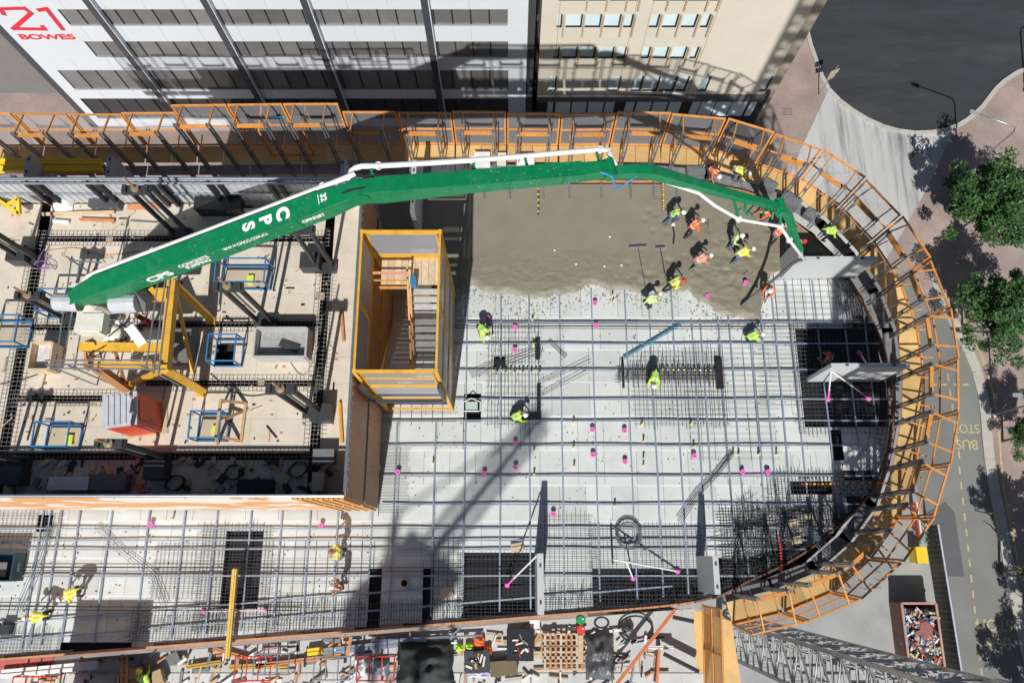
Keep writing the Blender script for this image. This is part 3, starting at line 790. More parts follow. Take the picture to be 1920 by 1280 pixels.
# bar cage following the rounded edge
cg = MB(); rc = random.Random(61)
for off in (.25, .45, .7, 1.0):
    q = [p + (Vector((8, 7, 0)) - p).normalized() * off + Vector((0, 0, .12)) for p in ee]
    cg.tube(q, .012, 4)
for k in range(len(ee) - 1):
    for f in (0, .2, .4, .6, .8):
        p = ee[k].lerp(ee[k + 1], f); d_ = (Vector((8, 7, 0)) - p).normalized(); L_ = rc.uniform(.6, 1.5)
        cg.tube([p + d_ * .12 + Vector((0, 0, .08)), p + d_ * L_ + Vector((0, 0, .1 + rc.uniform(0, .12)))], .0105, 4)
        if rc.random() < .5: cg.tube([p + d_ * .3, p + d_ * .3 + Vector((0, 0, rc.uniform(.3, .7)))], .0105, 4)
for k in range(330):
    p = at(rc.uniform(1370, 1640), rc.uniform(945, 1105), rc.uniform(.1, .35))
    if not inside(p.x, p.y, outline): continue
    a_ = rc.choice((0, .1, 1.5, 1.6, rc.uniform(0, 3.1))); L_ = rc.uniform(.3, 1.1); d_ = Vector((math.cos(a_), math.sin(a_), rc.uniform(-.15, .15))) * L_
    if inside(p.x + d_.x, p.y + d_.y, outline) and inside(p.x - d_.x, p.y - d_.y, outline): cg.tube([p - d_, p + d_], .011, 4)
tag(cg.build('edge_cage', REBAR), 'dark bar cage following the rounded edge of the floor', 'rebar cage')
def bundle(pts, n, sp, r, m, lab, name='bar_bundle', cat='bars'):
    b = MB(); pts = [Vector(p) for p in pts]
    d = (pts[-1] - pts[0]); s = Vector((-d.y, d.x, 0)).normalized()
    for i in range(n): b.tube([p + s * sp * (i - n / 2) * (1 + .2 * k) + Vector((0, 0, .01 * (i % 2))) for k, p in enumerate(pts)], r, 5)
    return tag(b.build(name, m), lab, cat)
for v, ua, ub, lab in ((610, 850, 1640, 'pair of black bars just in front of the pour'), (1063, -60, 1000, 'pair of black bars past the yellow timber beam'), (1136, -60, 560, 'pair of black bars near the south edge board')):
    bundle([at(ua, v, .16), at((ua + ub) / 2, v + 1, .17), at(ub, v, .16)], 2, .12, .018, BLACK, lab)
bundle([at(880, 700, .1), at(1010, 655, .2), at(1012, 640, .2)], 4, .12, .012, REBAR, 'sheaf of dark bars slanting over the black spacers')
bundle([at(1010, 738, .1), at(1100, 692, .2)], 2, .14, .012, REBAR, 'two hooked bars slanting towards the pour')
bundle([at(1010, 715, .1), at(1105, 672, .2)], 2, .14, .012, REBAR, 'upper pair of hooked bars beside the spacer cage')
bundle([at(1030, 638, .12), at(1062, 668, .12)], 3, .06, .016, REBAR, 'short bundle of bars right of the spacer cage')
bundle([at(1375, 850, .2), at(1345, 890, .2), at(1310, 925, .2), at(1275, 980, .25)], 4, .05, .017, mat('strand_steel', (.13, .14, .15), .4, .6), 'bundle of steel strands curving down from the yellow stubs')
bundle([at(1277, 608, .15), at(1170, 672, .15)], 3, .05, .02, mat('blue_strap', (.05, .25, .36), .5), 'teal blue flat bars slanting across the ducts')
bundle([at(95, 985, .2), at(70, 1060, .25), at(35, 1150, .2)], 4, .09, .016, GALV, 'fan of pale strands beside the two bending workers')
bundle([at(180, 985, .2), at(225, 1030, .2), at(290, 1080, .2), at(312, 1138, .2)], 3, .08, .014, GALV, 'pale strands sweeping across the lower ducts')
bundle([at(1510, 985, .3), at(1560, 1040, .3)], 5, .09, .02, GALV, 'five pale bars leaning at the shaded rounded corner')
# wire coil
b = MB(); c = at(1178, 1003, .2); rr = random.Random(9)
for i in range(12):
    R = .53 + rr.uniform(-.07, .08); ph = rr.uniform(0, 6)
    b.tube([c + Vector((R * math.cos(a / 24 * 6.2832 + ph) + rr.uniform(-.01, .01), R * 1.05 * math.sin(a / 24 * 6.2832 + ph), .02 * i * .6)) for a in range(25)], .012, 4)
tag(b.build('wire_coil', mat('coil_steel', (.42, .44, .46), .35, .7)), 'round coil of pale steel wire lying on the reinforcement', 'coil')

# pink caps and stubs
pk = MB().lathe((0, 0, 0), [(.1, 0), (.1, .05), (.06, .06), (.06, .2), (.115, .21), (.115, .255), (.05, .26), (.05, .22)], 12).mesh('pink_cap', PINK, False)
for u, v in ((1115, 570), (1117, 611), (965, 615), (965, 657), (1325, 557), (1110, 806), (1170, 808), (966, 831), (966, 876), (908, 888), (747, 885), (1111, 853), (1171, 866), (1300, 855), (1390, 885), (1437, 885), (1037, 963), (286, 983), (604, 985), (915, 598)):
    o = bpy.data.objects.new('pink_cap', pk); o.location = at(u, v, 0); put(o); tag(o, 'bright pink round plastic cap standing on the grey formwork', 'cap', 'pink caps on the formwork')
o = bpy.data.objects.new('pink_cap', pk); o.location = at(1396, 532, .2); put(o); tag(o, 'pink plastic cap sticking out of the wet concrete', 'cap')
st0 = thing('conduit_stub', 'short white conduit stub with yellow cap standing on the formwork', 'stub', (0, 0, 0), 0, 'conduit stubs on the formwork')
MB().lathe((0, 0, 0), [(.045, 0), (.04, .3)], 8).build('pipe', WHITEP, st0, local=True)
MB().lathe((0, 0, .3), [(.055, 0), (.05, .05), (.02, .06)], 8).build('cap', YCAP, st0, local=True)
for i, (u, v) in enumerate(((1001, 845), (1001, 890), (1075, 793), (1075, 840), (1076, 875), (1206, 828), (1206, 860), (1206, 873), (1148, 557), (1149, 568), (998, 602), (1000, 648), (1374, 852), (1384, 852), (1421, 852), (1455, 852), (1203, 796), (1294, 796), (1300, 838), (640, 972), (325, 972), (812, 868), (1152, 948))):
    o = st0 if i == 0 else copy_tree(st0); o.location = at(u, v, 0)
for i, (u, v) in enumerate(((1133, 500), (1080, 496), (1040, 470), (1143, 445), (1165, 498))):
    b = MB().lathe(at(u, v, .16), [(.05, 0), (.05, .12), (.02, .13)], 8); tag(b.build('cast_in_stub', WHITEP), 'small pale stub poking out of the wet concrete', 'stub', 'stubs in the wet concrete')
# scattered black screws / offcuts: small black upright spacers
b = MB(); rr = random.Random(12)
for i in range(330):
    u, v = rr.uniform(720, 1480), rr.uniform(560, 960)
    p = at(u, v); b.box(p + Vector((0, 0, .02)), (rr.uniform(.015, .035), rr.uniform(.02, .07), .04), rr.uniform(0, 3))
for i in range(200):
    p = at(rr.uniform(0, 700), rr.uniform(985, 1170)); b.box(p + Vector((0, 0, .02)), (.03, rr.uniform(.02, .08), .04), rr.uniform(0, 3))
tag(b.build('small_spacers', BLACK), 'scattered small black bar spacers and offcuts on the formwork', 'spacers', kind='stuff')
for (u, v, w, d, lab) in ((938, 680, .45, .35, 'black plastic block in the spacer cage, west one'), (1008, 655, .22, 1.0, 'tall black plastic block at the right of the spacer cage'), (1010, 748, .18, 1.3, 'long black strip at the foot of the spacer cage'), (985, 782, 1.5, .25, 'black bottom strip of the spacer cage'), (1348, 700, .35, 1.5, 'black block at the end of the narrow cage'), (1168, 700, .1, 1.4, 'thin black strip left of the narrow cage')):
    b = MB().box(at(u, v, .1), (w, d, .18)); b.box(at(u, v, .2), (w * .8, d * .9, .03)); tag(b.build('spacer_block', BLACK), lab, 'block')
# round column starter and white machine
p = at(885, 762, 0); t = thing('power_trowel', 'small white framed machine parked over a black opening', 'machine', p)
MB().box(p + Vector((0, 0, .2)), (.55, .35, .25)).build('body', mat('machine_green', (.45, .55, .48), .5), t)
b = MB(); b.tube([p + Vector((-.4, -.25, .15)), p + Vector((-.4, .2, .15)), p + Vector((0, .3, .5)), p + Vector((.4, .2, .15)), p + Vector((.4, -.25, .15))], .03, 6); b.tube([p + Vector((-.35, -.25, .2)), p + Vector((.35, -.25, .2))], .03, 6); b.build('frame', WHITEP, t)
p = at(17, 1178, 0); t = thing('plate_compactor', 'small black engine on a frame at the floor corner', 'machine', p)
MB().box(p + Vector((0, 0, .25)), (.5, .4, .3)).build('engine', DSTEEL, t); MB().box(p + Vector((0, 0, .05)), (.6, .6, .06)).build('plate', STEEL, t)
b = MB(); b.tube([p + Vector((-.2, .2, .3)), p + Vector((-.2, .5, .8)), p + Vector((.2, .5, .8)), p + Vector((.2, .2, .3))], .025, 6); b.build('handle', BLACK, t)
p = at(12, 1062, 0); t = thing('tool_chest', 'dark teal steel tool chest open on the lower floor', 'chest', p)
b = MB(); b.box(p + Vector((0, 0, .06)), (1.7, 1.2, .1))
for s in (-1, 1): b.box(p + Vector((s * .83, 0, .5)), (.05, 1.2, .85)); b.box(p + Vector((0, s * .58, .5)), (1.6, .05, .85))
b.build('body', mat('teal_dark', (.02, .07, .1), .45), t)
text('OIC', .22, frame(p + Vector((.862, 0, .5)), (0, 1, 0), (0, 0, 1)), WHITE_TXT, t)
MB().box(p + Vector((-.1, -.1, .3)), (.8, .6, .3)).build('contents', TOOLG, t)
for (u, v, lab, sc_) in ((838, 1110, 'pale timber block lying on the shaded lower floor', 1), (970, 1026, 'pale timber offcut by the wide black opening', 1), (1486, 980, 'pale timber block on the shaded corner bars, lower', .8), (1515, 968, 'pale timber block standing upright in the corner', .6), (1492, 1012, 'pale timber block on the shaded corner bars, lowest', .8)):
    b = MB().box(at(u, v, .1), (.55 * sc_, .4 * sc_, .18), .15); b.box(at(u, v, .21), (.5 * sc_, .1, .04), .15); tag(b.build('timber_block', PLANK), lab, 'timber')
p = at(760, 1092, 0); t = thing('steel_pipe_sleeve', 'open steel sleeve ring standing in the crane shadow', 'sleeve', p)
b = MB()
for k in range(14):
    a0, a1 = k / 14 * 6.2832, (k + 1) / 14 * 6.2832; b.beam(p + Vector((.17 * math.cos(a0), .17 * math.sin(a0), .2)), p + Vector((.17 * math.cos(a1), .17 * math.sin(a1), .2)), .03, .4)
b.build('ring', mat('cream_ring', (.6, .58, .45), .6), t); MB().lathe(p + Vector((0, 0, .02)), [(.15, 0), (.15, .02)], 12).build('base', BLACK, t)
# yellow timber beam
b = MB(); p, q = at(441, 1066, 1.1), at(427, 1232, .5)
b.beam(p, q, .2, .2); b.beam(p + Vector((0, 0, .12)), q + Vector((0, 0, .12)), .06, .05)
tag(b.build('yellow_beam', mat('yellow_timber', (.6, .4, .06), .6, 0, .2, 5)), 'long yellow formwork beam laid across the south edge board', 'beam')
# flagged bars with coloured caps in rows
def capped_row(ua, va, ub, vb, n, lab, cols, z=.35):
    t = thing('capped_bars', lab, 'capped bars', at((ua + ub) / 2, (va + vb) / 2, .02))
    for i in range(n):
        k = i / (n - 1); p = at(ua + (ub - ua) * k, va + (vb - va) * k, .02)
        bo = MB().tube([p, p + Vector((0, 0, z))], .012, 4).build('bar', REBAR, t); MB().lathe(p + Vector((0, 0, z)), [(.05, 0), (.05, .05), (.015, .07)], 6).build('safety_cap', cols[i % 2], bo)
capped_row(1009, 350, 1009, 408, 12, 'row of striped bars with yellow caps standing in the pour below the boom', (YCAP, BLACK), .4)
capped_row(1240, 342, 1241, 398, 12, 'row of bars with orange caps beside the lime-vested worker at the pour', (YCAP, ORANGE), .4)
capped_row(1500, 908, 1655, 906, 22, 'row of bars with red and yellow caps along the shaded beam', (REDP, YCAP), .3)
capped_row(1455, 1008, 1462, 1080, 14, 'column of bars with red caps at the shaded corner', (REDP, RED), .4)
capped_row(1240, 695, 1330, 697, 10, 'row of bars with pale yellow caps on the narrow cage', (YCAP, WHITEP), .3)
capped_row(925, 697, 1012, 697, 12, 'row of bars with yellow caps across the spacer cage', (YCAP, BLACK), .25)

# ------------------------------------------------------------ precast panels
def precast(lo, hi, lab, braces=(), lifts=True):
    c = (Vector(lo) + Vector(hi)) / 2; t = thing('precast_panel', lab, 'wall panel', (c.x, c.y, lo[2]))
    MB().span(lo, hi).build('slab', PRECAST, t)
    L = Vector(hi) - Vector(lo); ax = Vector((1, 0, 0)) if L.x > L.y else Vector((0, 1, 0))
    for k in (-.3, .3):
        p = Vector((c.x, c.y, hi[2] + .012)) + ax * k * max(L.x, L.y); MB().box(p, (.14 if ax.x else .08, .08 if ax.x else .14, .03)).build('lifting_anchor', DSTEEL, t)
    for (p, q) in braces:
        br = MB(); br.tube([p, q], .035, 7); o = br.build('brace', WHITEP, t)
        e = q + (p - q).normalized() * .8; MB().tube([q, e], .045, 7).build('brace_end', PINK, o)
        MB().lathe(q + Vector((0, 0, -.04)), [(.12, 0), (.12, .05), (.05, .12)], 10).build('foot', PINK, o)
zt = 2.5
a = at(1456, 518, .1); c = at(1603, 518, .1)
precast((a.x + .45, a.y - .08, .05), (c.x, a.y + .1, zt), 'upright white precast wall panel at the end of the pour, crane shadow on it')
precast((a.x + .2, a.y - .1, .05), (a.x + .42, a.y + .9, zt + .1), 'narrow white precast return panel under the boom hose')
a = at(1512, 712, .02); c = at(1648, 712, .02)
precast((a.x, a.y - .09, .02), (c.x, a.y + .09, 3.0), 'upright white precast wall panel over the large black opening', [(Vector((a.x + .3, a.y - .1, 2.2)), at(1553, 748, .1)), (Vector((a.x + .35, a.y - .1, 2.2)), at(1629, 747, .1)), (Vector((a.x + 1.9, a.y + .1, 2.4)), at(1612, 661, .1))])
zt = 3.4; a = at(1014, 1152, zt); c = at(1014, 1037, zt)
precast((a.x - .13, a.y, .02), (a.x + .13, c.y, zt), 'edge-on white precast wall panel at the south edge beside the black opening', [(Vector((a.x - .14, c.y - .1, 3.0)), at(951, 1096, .1))])
zt = 3.0; a = at(1346, 1114, zt); c = at(1346, 1042, zt)
precast((a.x - .12, a.y, .02), (a.x + .12, c.y, zt), 'short grey precast wall panel near the rounded corner')
p = at(1149, 1048, 1.6)
t = thing('raking_prop', 'white raking prop with two pink ended legs on the reinforcing mat', 'prop', at(1149, 1060, 0))
MB().tube([p, at(1270, 1070, .1)], .04, 7).build('leg', WHITEP, t); MB().tube([p.lerp(at(1270, 1070, .1), .2), at(1187, 1083, .1)], .035, 7).build('leg', WHITEP, t)
MB().tube([p, at(1149, 1056, .02)], .05, 7).build('post', DSTEEL, t)
for u, v in ((1270, 1070), (1187, 1083)): MB().lathe(at(u, v, .05), [(.13, 0), (.13, .05), (.05, .15)], 10).build('foot', PINK, t)
t = thing('raking_prop', 'pink tipped prop lying along the south edge under the yellow beam', 'prop', at(440, 1144, 0))
MB().tube([at(382, 1145, .1), at(498, 1143, .2)], .03, 7).build('leg', mat('pale_pink', (.75, .45, .55), .5), t)
for u, v in ((382, 1145), (498, 1143)): MB().lathe(at(u, v, .05), [(.1, 0), (.1, .1), (.04, .14)], 10).build('foot', PINK, t)
zt = 3.2
for (u, va, vb, wdt, lab) in ((773, 300, 398, .22, 'white precast wall standing in the stair tower shadow at the pour'), (640, 294, 345, .2, 'white precast wall behind the end of the raised deck'), (201, 291, 330, .25, 'white precast wall beside the yellow beams, right one'), (48, 291, 330, .25, 'white precast wall beside the yellow beams, left one')):
    a = at(u, vb, zt); c = at(u, va, zt); precast((a.x - wdt / 2, a.y, .02), (a.x + wdt / 2, c.y, zt), lab)

# ============================================================ PERIMETER SAFETY SCREENS
PZ, TZ = .3, 2.95
out_px = [(-110, 273), (300, 273), (585, 270), (815, 270), (1045, 272), (1165, 271), (1280, 275), (1345, 283), (1385, 292), (1422, 308), (1513, 341), (1579, 389), (1611, 421), (1654, 474), (1686, 527), (1710, 586), (1725, 640), (1731, 700), (1732, 760), (1728, 810), (1717, 866), (1707, 919), (1692, 960), (1659, 1009), (1632, 1046), (1606, 1078), (1542, 1121), (1473, 1147), (1400, 1166), (1338, 1176)]
path = spline([at(u, v, PZ) for u, v in out_px], .15)
cum = [0]
for i in range(1, len(path)): cum.append(cum[-1] + (path[i] - path[i - 1]).length)
def pat(s):
    s = max(0, min(cum[-1], s))
    lo, hi = 0, len(cum) - 1
    while hi - lo > 1:
        m = (lo + hi) // 2
        if cum[m] <= s: lo = m
        else: hi = m
    k = (s - cum[lo]) / max(1e-6, cum[hi] - cum[lo]); return path[lo].lerp(path[hi], k)
def screen(a, c, lab, grp, raise_=0, sheetm=None, ply=True):
    d = (c - a); L = d.length; d = d / L; nrm = Vector((-d.y, d.x, 0))            # path runs clockwise: outside is to the left
    m = (a + c) / 2
    t = thing('edge_screen', lab, 'screen', (m.x, m.y, 0), 0, grp)
    lean = .16; up = Vector((0, 0, 1)); a = a + d * .02; c = c - d * .02
    tz = TZ + raise_
    A1, C1 = a + nrm * lean + up * (tz - PZ), c + nrm * lean + up * (tz - PZ)
    def rail(n, p, q, w=.075): MB().beam(p, q, w, w).build(n, ORANGE, t)
    rail('top_rail', A1, C1); rail('bottom_rail', a + up * .04, c + up * .04)
    A2, C2 = a.lerp(A1, .5), c.lerp(C1, .5); rail('mid_rail', A2 + d * .05, C2 - d * .05, .06)
    rail('side_rail', a + d * .04, A1 + d * .04); rail('side_rail', c - d * .04, C1 - d * .04)
    b = MB(); e = nrm * .02; b.add([a + e, c + e, C1 + e, A1 + e], [(0, 1, 2, 3)]); b.build('mesh_sheet', sheetm or PERF, t)
    if ply:
        n = 2
        for k in range(n):
            p, q = a + (c - a) * (k / n) + d * .012, a + (c - a) * ((k + 1) / n) - d * .012
            ob = MB(); ob.prism([p - nrm * .03, q - nrm * .03, q - nrm * .95, p - nrm * .95], PZ - .08, PZ - .04 - .004 * k); ob.build('platform_board', PLY, t)
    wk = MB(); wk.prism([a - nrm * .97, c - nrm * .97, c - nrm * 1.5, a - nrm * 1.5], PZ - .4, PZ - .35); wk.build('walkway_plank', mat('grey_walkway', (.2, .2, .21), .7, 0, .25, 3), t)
    wl = MB(); wl.prism([a - nrm * 1.4, c - nrm * 1.4, c - nrm * 3.0, a - nrm * 3.0], PZ - 1.3, PZ - 1.2); wl.build('lower_plate', mat('dark_plate', (.03, .03, .033), .7), t)  # dark sheet added so the gap beside the floor edge looks shaded
    ph = 3.45 + raise_
    for f in (.2, .78):
        p = a + (c - a) * f - nrm * 1.15; pb = MB()
        for s in (-.075, .075): pb.beam(p + d * s + up * -1.4, p + d * s + up * (ph - PZ), .05, .13, up=nrm)
        pb.box(p + up * (ph - PZ - .1), (.2, .14, .06), math.atan2(d.y, d.x)); pb.box(p + up * 1.2, (.2, .1, .1), math.atan2(d.y, d.x)); pb.box(p + up * 0, (.2, .1, .1), math.atan2(d.y, d.x))
        pb.build('post', STEEL, t)
        top = p + up * (ph - PZ - .12)
        MB().beam(top, a + (c - a) * f + nrm * lean * .97 + up * (tz - PZ), .06, .08).build('bracket', ORANGE, t)
        MB().beam(p + up * .9, a + (c - a) * f + nrm * lean * .4 + up * .9, .05, .05).build('bracket', ORANGE, t)
    p, q = a + (c - a) * .2 - nrm * 1.1 + up * (ph - PZ - .3), a + (c - a) * .78 - nrm * 1.1 + up * (ph - PZ - .3)
    MB().beam(p, q, .16, .12).build('cross_beam', ORANGE, t)
LN = 'orange framed mesh safety screen on twin steel posts along the straight north edge'
LE = 'orange framed mesh safety screen on twin steel posts around the rounded east edge'
LS = 'orange framed mesh safety screen along the south east edge above the crane mast'
LW = 'taller orange framed mesh screen behind the raised deck wall'
s = 0; i = 0
while s < cum[-1] - 1.2:
    p = pat(s)
    w = 2.65 if p.y > 19 and p.x < 8 else 2.35
    q = pat(min(s + w, cum[-1]))
    if p.y > 19 and p.x < 9: 
        if -18.9 < p.x < -10.4: screen(p, q, LW, 'taller screens behind the raised deck', .75)
        elif -10.4 <= p.x < -8.6: pass
        else: screen(p, q, LN, 'screens along the north edge', (.0, .12, .04)[i % 3])
    elif p.y > 1.0: screen(p, q, LE, 'screens around the east edge', (.0, .1)[i % 2], PERFC)
    else: screen(p, q, LS, 'screens along the south east edge')
    s += w + .02; i += 1
# hoist bay in the gap of the north screens
gb = at(548, 283, PZ)
t = thing('loading_bay', 'blue and orange railed loading bay in the gap of the north screens', 'loading bay', (gb.x, gb.y, 0))
b = MB(); x0_, x1_ = gb.x - 1.0, gb.x + 1.15; y0_, y1_ = gb.y - .2, gb.y + 1.1
for x in (x0_, x1_): b.beam((x, y0_, -.3), (x, y0_, 2.6), .08, .08); b.beam((x, y1_, -.3), (x, y1_, 2.6), .08, .08); b.beam((x, y0_, 2.55), (x, y1_, 2.55), .07, .07)
b.beam((x0_, y0_, .3), (x1_, y0_, .3), .07, .1); b.build('frame', ORANGE, t)
b = MB()
for z in (.9, 1.7): b.beam((x0_, y1_, z), (x1_, y1_, z), .05, .05)
b.build('guard_rail', BLUE, t); MB().span((x0_, y0_, -.2), (x1_, y1_, -.12)).build('floor_plate', STEEL, t)
# materials stacked on the walkway
for (u, v, sx, sy, h, m, lab) in ((1438, 352, .8, .55, .4, TOOLG, 'grey stacked box on the walkway behind the boom elbow, left'), (1478, 382, 1.0, .6, .5, TOOLG, 'grey crate on the walkway beside the screen posts'), (1515, 405, .55, .5, .4, STEEL, 'small grey crate on the walkway near the boom tip'), (1302, 325, .9, .5, .35, TOOLG, 'grey crate on the walkway beside the orange-vested worker'), (905, 305, .8, .6, .6, WHITEP, 'white bag on the north walkway above the boom pipe'), (985, 308, .9, .55, .6, WHITEP, 'white bulk bag beside the boom pipe'), (940, 303, .5, .5, .5, CREAM, 'cream sack between two white bags on the walkway')):
    p = at(u, v, .02); b = MB(); rz = -RAD(35) if u > 1400 else 0
    b.box(p + Vector((0, 0, h / 2)), (sx, sy, h), rz); b.box(p + Vector((0, 0, h + .02)), (sx * .85, sy * .8, .05), rz); b.box(p + Vector((0, 0, h + .05)), (sx * .5, sy * .3, .04), rz + .3)
    tag(b.build('crate' if m is TOOLG or m is STEEL else 'bulk_bag', m), lab, 'crate' if m is TOOLG or m is STEEL else 'bag')
for v, lab in ((306, 'long bright yellow beam behind the raised deck wall, upper'), (319, 'long bright yellow beam behind the raised deck wall, lower')):
    b = MB(); p, q = at(-60, v, 2.2), at(192, v, 2.2); b.beam(p, q, .2, .28); b.beam(p + Vector((0, .12, .15)), q + Vector((0, .12, .15)), .1, .04); tag(b.build('yellow_beam', BRIGHTY), lab, 'beam')

# ============================================================ RAISED CLIMBING DECK (left)
DZ, ST = 5.2, 7.3
XE, YS, YN, XW = -6.17, 2.03, 14.9, -25.0
t = thing('climbing_platform', 'raised plywood deck of the climbing formwork with black trench openings', 'platform', (-15, 8, DZ))
DK = t
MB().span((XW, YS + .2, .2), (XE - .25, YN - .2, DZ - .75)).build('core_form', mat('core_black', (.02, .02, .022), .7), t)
# trenches as gaps between the boards
xl0, xl1 = at(33, 640, DZ).x, at(54, 640, DZ).x
xr0, xr1 = at(592, 680, DZ).x, at(610, 680, DZ).x
def ty(v, h=11): return (at(300, v + h / 2, DZ).y, at(300, v - h / 2, DZ).y)
hl = [ty(447), ty(613), ty(746), ty(855, 14)]; hr = [ty(447), ty(607), ty(718), ty(855, 14)]
openings = []   # guarded holes: px rect
for (a, b_, c, d) in ((405, 645, 440, 686),):
    openings.append((at(a, 660, DZ).x, at(a, d, DZ).y, at(c, 660, DZ).x, at(a, b_, DZ).y))
def boards(x0, x1, y0, y1):
    nx = max(1, round((x1 - x0) / 2.4)); ny = max(1, round((y1 - y0) / 1.2))
    for i in range(nx):
        for j in range(ny):
            r = (x0 + (x1 - x0) * i / nx, y0 + (y1 - y0) * j / ny, x0 + (x1 - x0) * (i + 1) / nx, y0 + (y1 - y0) * (j + 1) / ny)
            ps = [r]
            for h in openings: ps = [q for p in ps for q in subtract(p, h)]
            for q in ps: piece('deck_board', ((q[0] + q[2]) / 2, (q[1] + q[3]) / 2, DZ - .03 + random.uniform(-.005, .005)), (q[2] - q[0] - .006, q[3] - q[1] - .006, .06), PLYDECK, DK)
xm = at(262, 660, DZ).x
boards(XW, xl0, YS + .1, YN - .1)
for (xa, xb, hs) in ((xl1, xm, hl), (xm, xr0, hr)):
    ys = [YN - .1] + [q for h in hs for q in (h[1], h[0])] + [YS + .1]
    for k in range(0, len(ys), 2): boards(xa, xb, ys[k + 1], ys[k])
boards(xr1, XE - .1, YS + .1, YN - .1)
# patches bridging a few trench spots and panel edges
for (u, v, w, h) in ((470, 448, 22, 16), (205, 450, 14, 14), (600, 555, 18, 16), (76, 742, 12, 12), (490, 716, 12, 12)): piece('cover_plate', at(u, v, DZ + .012), (w / 47, h / 47, .02), mat('cover_ply', (.42, .34, .25), .7), DK)
def trench_mesh(x0, y0, x1, y1, lab): rebar_mat((x0 - .25, y0 - .22, x1 + .25, y1 + .22), .17, .17, lab, DZ + .03, .0085, MESHB, px=False, keep=1, name='trench_mesh', cat='mesh')
trench_mesh(xl0, YS + 1, xl1, at(70, 440, DZ).y, 'wire mesh strip over the west trench of the raised deck')
trench_mesh(xr0, hr[3][0], xr1, at(600, 520, DZ).y, 'wire mesh strip over the east trench of the raised deck')
for k, (h, lab) in enumerate(zip(hr, ('wire mesh strip over the trench under the boom', 'wire mesh strip over the trench beside the concrete tub', 'wire mesh strip over the trench beside the yellow pump frame', 'wire mesh strip over the shaded trench near the south screen'))):
    trench_mesh(xl1 if k in (0, 3) else xm, h[0], xr0, h[1], lab)
trench_mesh(xl1, hl[1][0], xm, hl[1][1], 'wire mesh strip over the trench left of the pump turret')
trench_mesh(xl1, hl[2][0], xm, hl[2][1], 'wire mesh strip over the trench left of the red toilet')

# deck screens
banner = bpy.data.materials.new('printed_banner'); banner.use_nodes = True
n = banner.node_tree.nodes; L = banner.node_tree.links; g = n.new('ShaderNodeNewGeometry'); mp = n.new('ShaderNodeMapping'); mp.inputs['Scale'].default_value = (.28, 1, .4)
tx = n.new('ShaderNodeTexNoise'); tx.inputs['Scale'].default_value = 1.5; tx.inputs['Detail'].default_value = 1.5; tx.inputs['Distortion'].default_value = 1.2
mx = n.new('ShaderNodeMix'); mx.data_type = 'RGBA'; mr = n.new('ShaderNodeMapRange'); mr.inputs['From Min'].default_value = .5; mr.inputs['From Max'].default_value = .54
L.new(g.outputs['Position'], mp.inputs['Vector']); L.new(mp.outputs[0], tx.inputs['Vector']); L.new(tx.outputs[0], mr.inputs[0]); L.new(mr.outputs[0], mx.inputs['Factor'])
mx.inputs['A'].default_value = (.72, .36, .15, 1); mx.inputs['B'].default_value = (.8, .72, .62, 1); L.new(mx.outputs['Result'], n['Principled BSDF'].inputs['Base Color']); n['Principled BSDF'].inputs['Roughness'].default_value = .6
t = thing('south_deck_screen', 'orange and white printed screen along the south side of the raised deck', 'screen', (-15, YS, .3))
for k, (za, zb) in enumerate(((.25, 3.55), (3.95, ST))):
    x = XW
    while x < XE - .2:
        xe = min(x + 2.6, XE - 1.9 if x < XE - 2 else XE)
        if x < XE - 2.0: MB().span((x + .01, YS - .06, za), (xe - .01, YS, zb)).build('screen_panel', banner, t)
        x = xe
    for j in range(10): MB().span((XE - 1.88 + j * .19, YS - .07 - .03 * (j % 2), za), (XE - 1.88 + j * .19 + .16, YS, zb)).build('slat', mat('slat_orange', (.66, .33, .1), .55), t)
MB().span((XW, YS - .02, 3.56), (XE, YS + .02, 3.94)).build('gap_strip', BLACK, t)
MB().span((XW, YS + .04, DZ), (XE - .1, YS + .09, ST - .1)).build('inner_lining', BLACK, t)
MB().tube([(XW, YS + .06, ST + .05), (XE, YS + .06, ST + .05)], .055, 8).build('top_pipe', GALV, t)
t = thing('east_deck_screen', 'brown panelled screen along the east side of the raised deck', 'screen', (XE, 8, .3))
for k, (za, zb) in enumerate(((.25, 3.5), (3.95, ST))):
    y = YS + .01
    while y < YN - .1:
        ye = min(y + 4.2, YN); MB().span((XE, y + .008, za), (XE + .06, ye - .008, zb)).build('screen_panel', RUST, t); y = ye
MB().span((XE - .03, YS + .05, 3.51), (XE + .03, YN, 3.94)).build('gap_strip', BLACK, t)
b = MB()
for k in range(26): b.box((XE + .075, YS + .2 + k * .18, 3.7), (.03, .05, .3))
b.build('gap_bolts', DSTEEL, t)
MB().tube([(XE + .02, YS + .2, ST + .06), (XE + .02, YN, ST + .06)], .06, 8).build('top_pipe', GALV, t)
for k in range(34): piece('clip', (XE + .09, YS + .3 + k * .36, ST - .03), (.05, .1, .06), GALV, t)
b = MB()                                     # pale worn lettering marks down the panels
rr = random.Random(8)
sm = mat('worn_print', (.5, .34, .24), .6)
for (x, zc_, y0_, y1_, hh) in ((XE + .064, 1.9, 2.9, 6.2, .5), (XE + .064, 5.6, 3.2, 9.5, .28)):
    y = y0_
    while y < y1_:
        for q in range(2): b.box((x, y + rr.uniform(0, .1), zc_ + rr.uniform(-hh, hh) * .5), (.004, rr.uniform(.05, .16), rr.uniform(.1, .7) * hh))
        y += .28
b.build('worn_print', sm, t)['kind'] = 'stuff'
t = thing('north_deck_wall', 'white corrugated wall with black studs along the north of the raised deck', 'wall', (-15, YN, DZ))
x = XW; k = 0
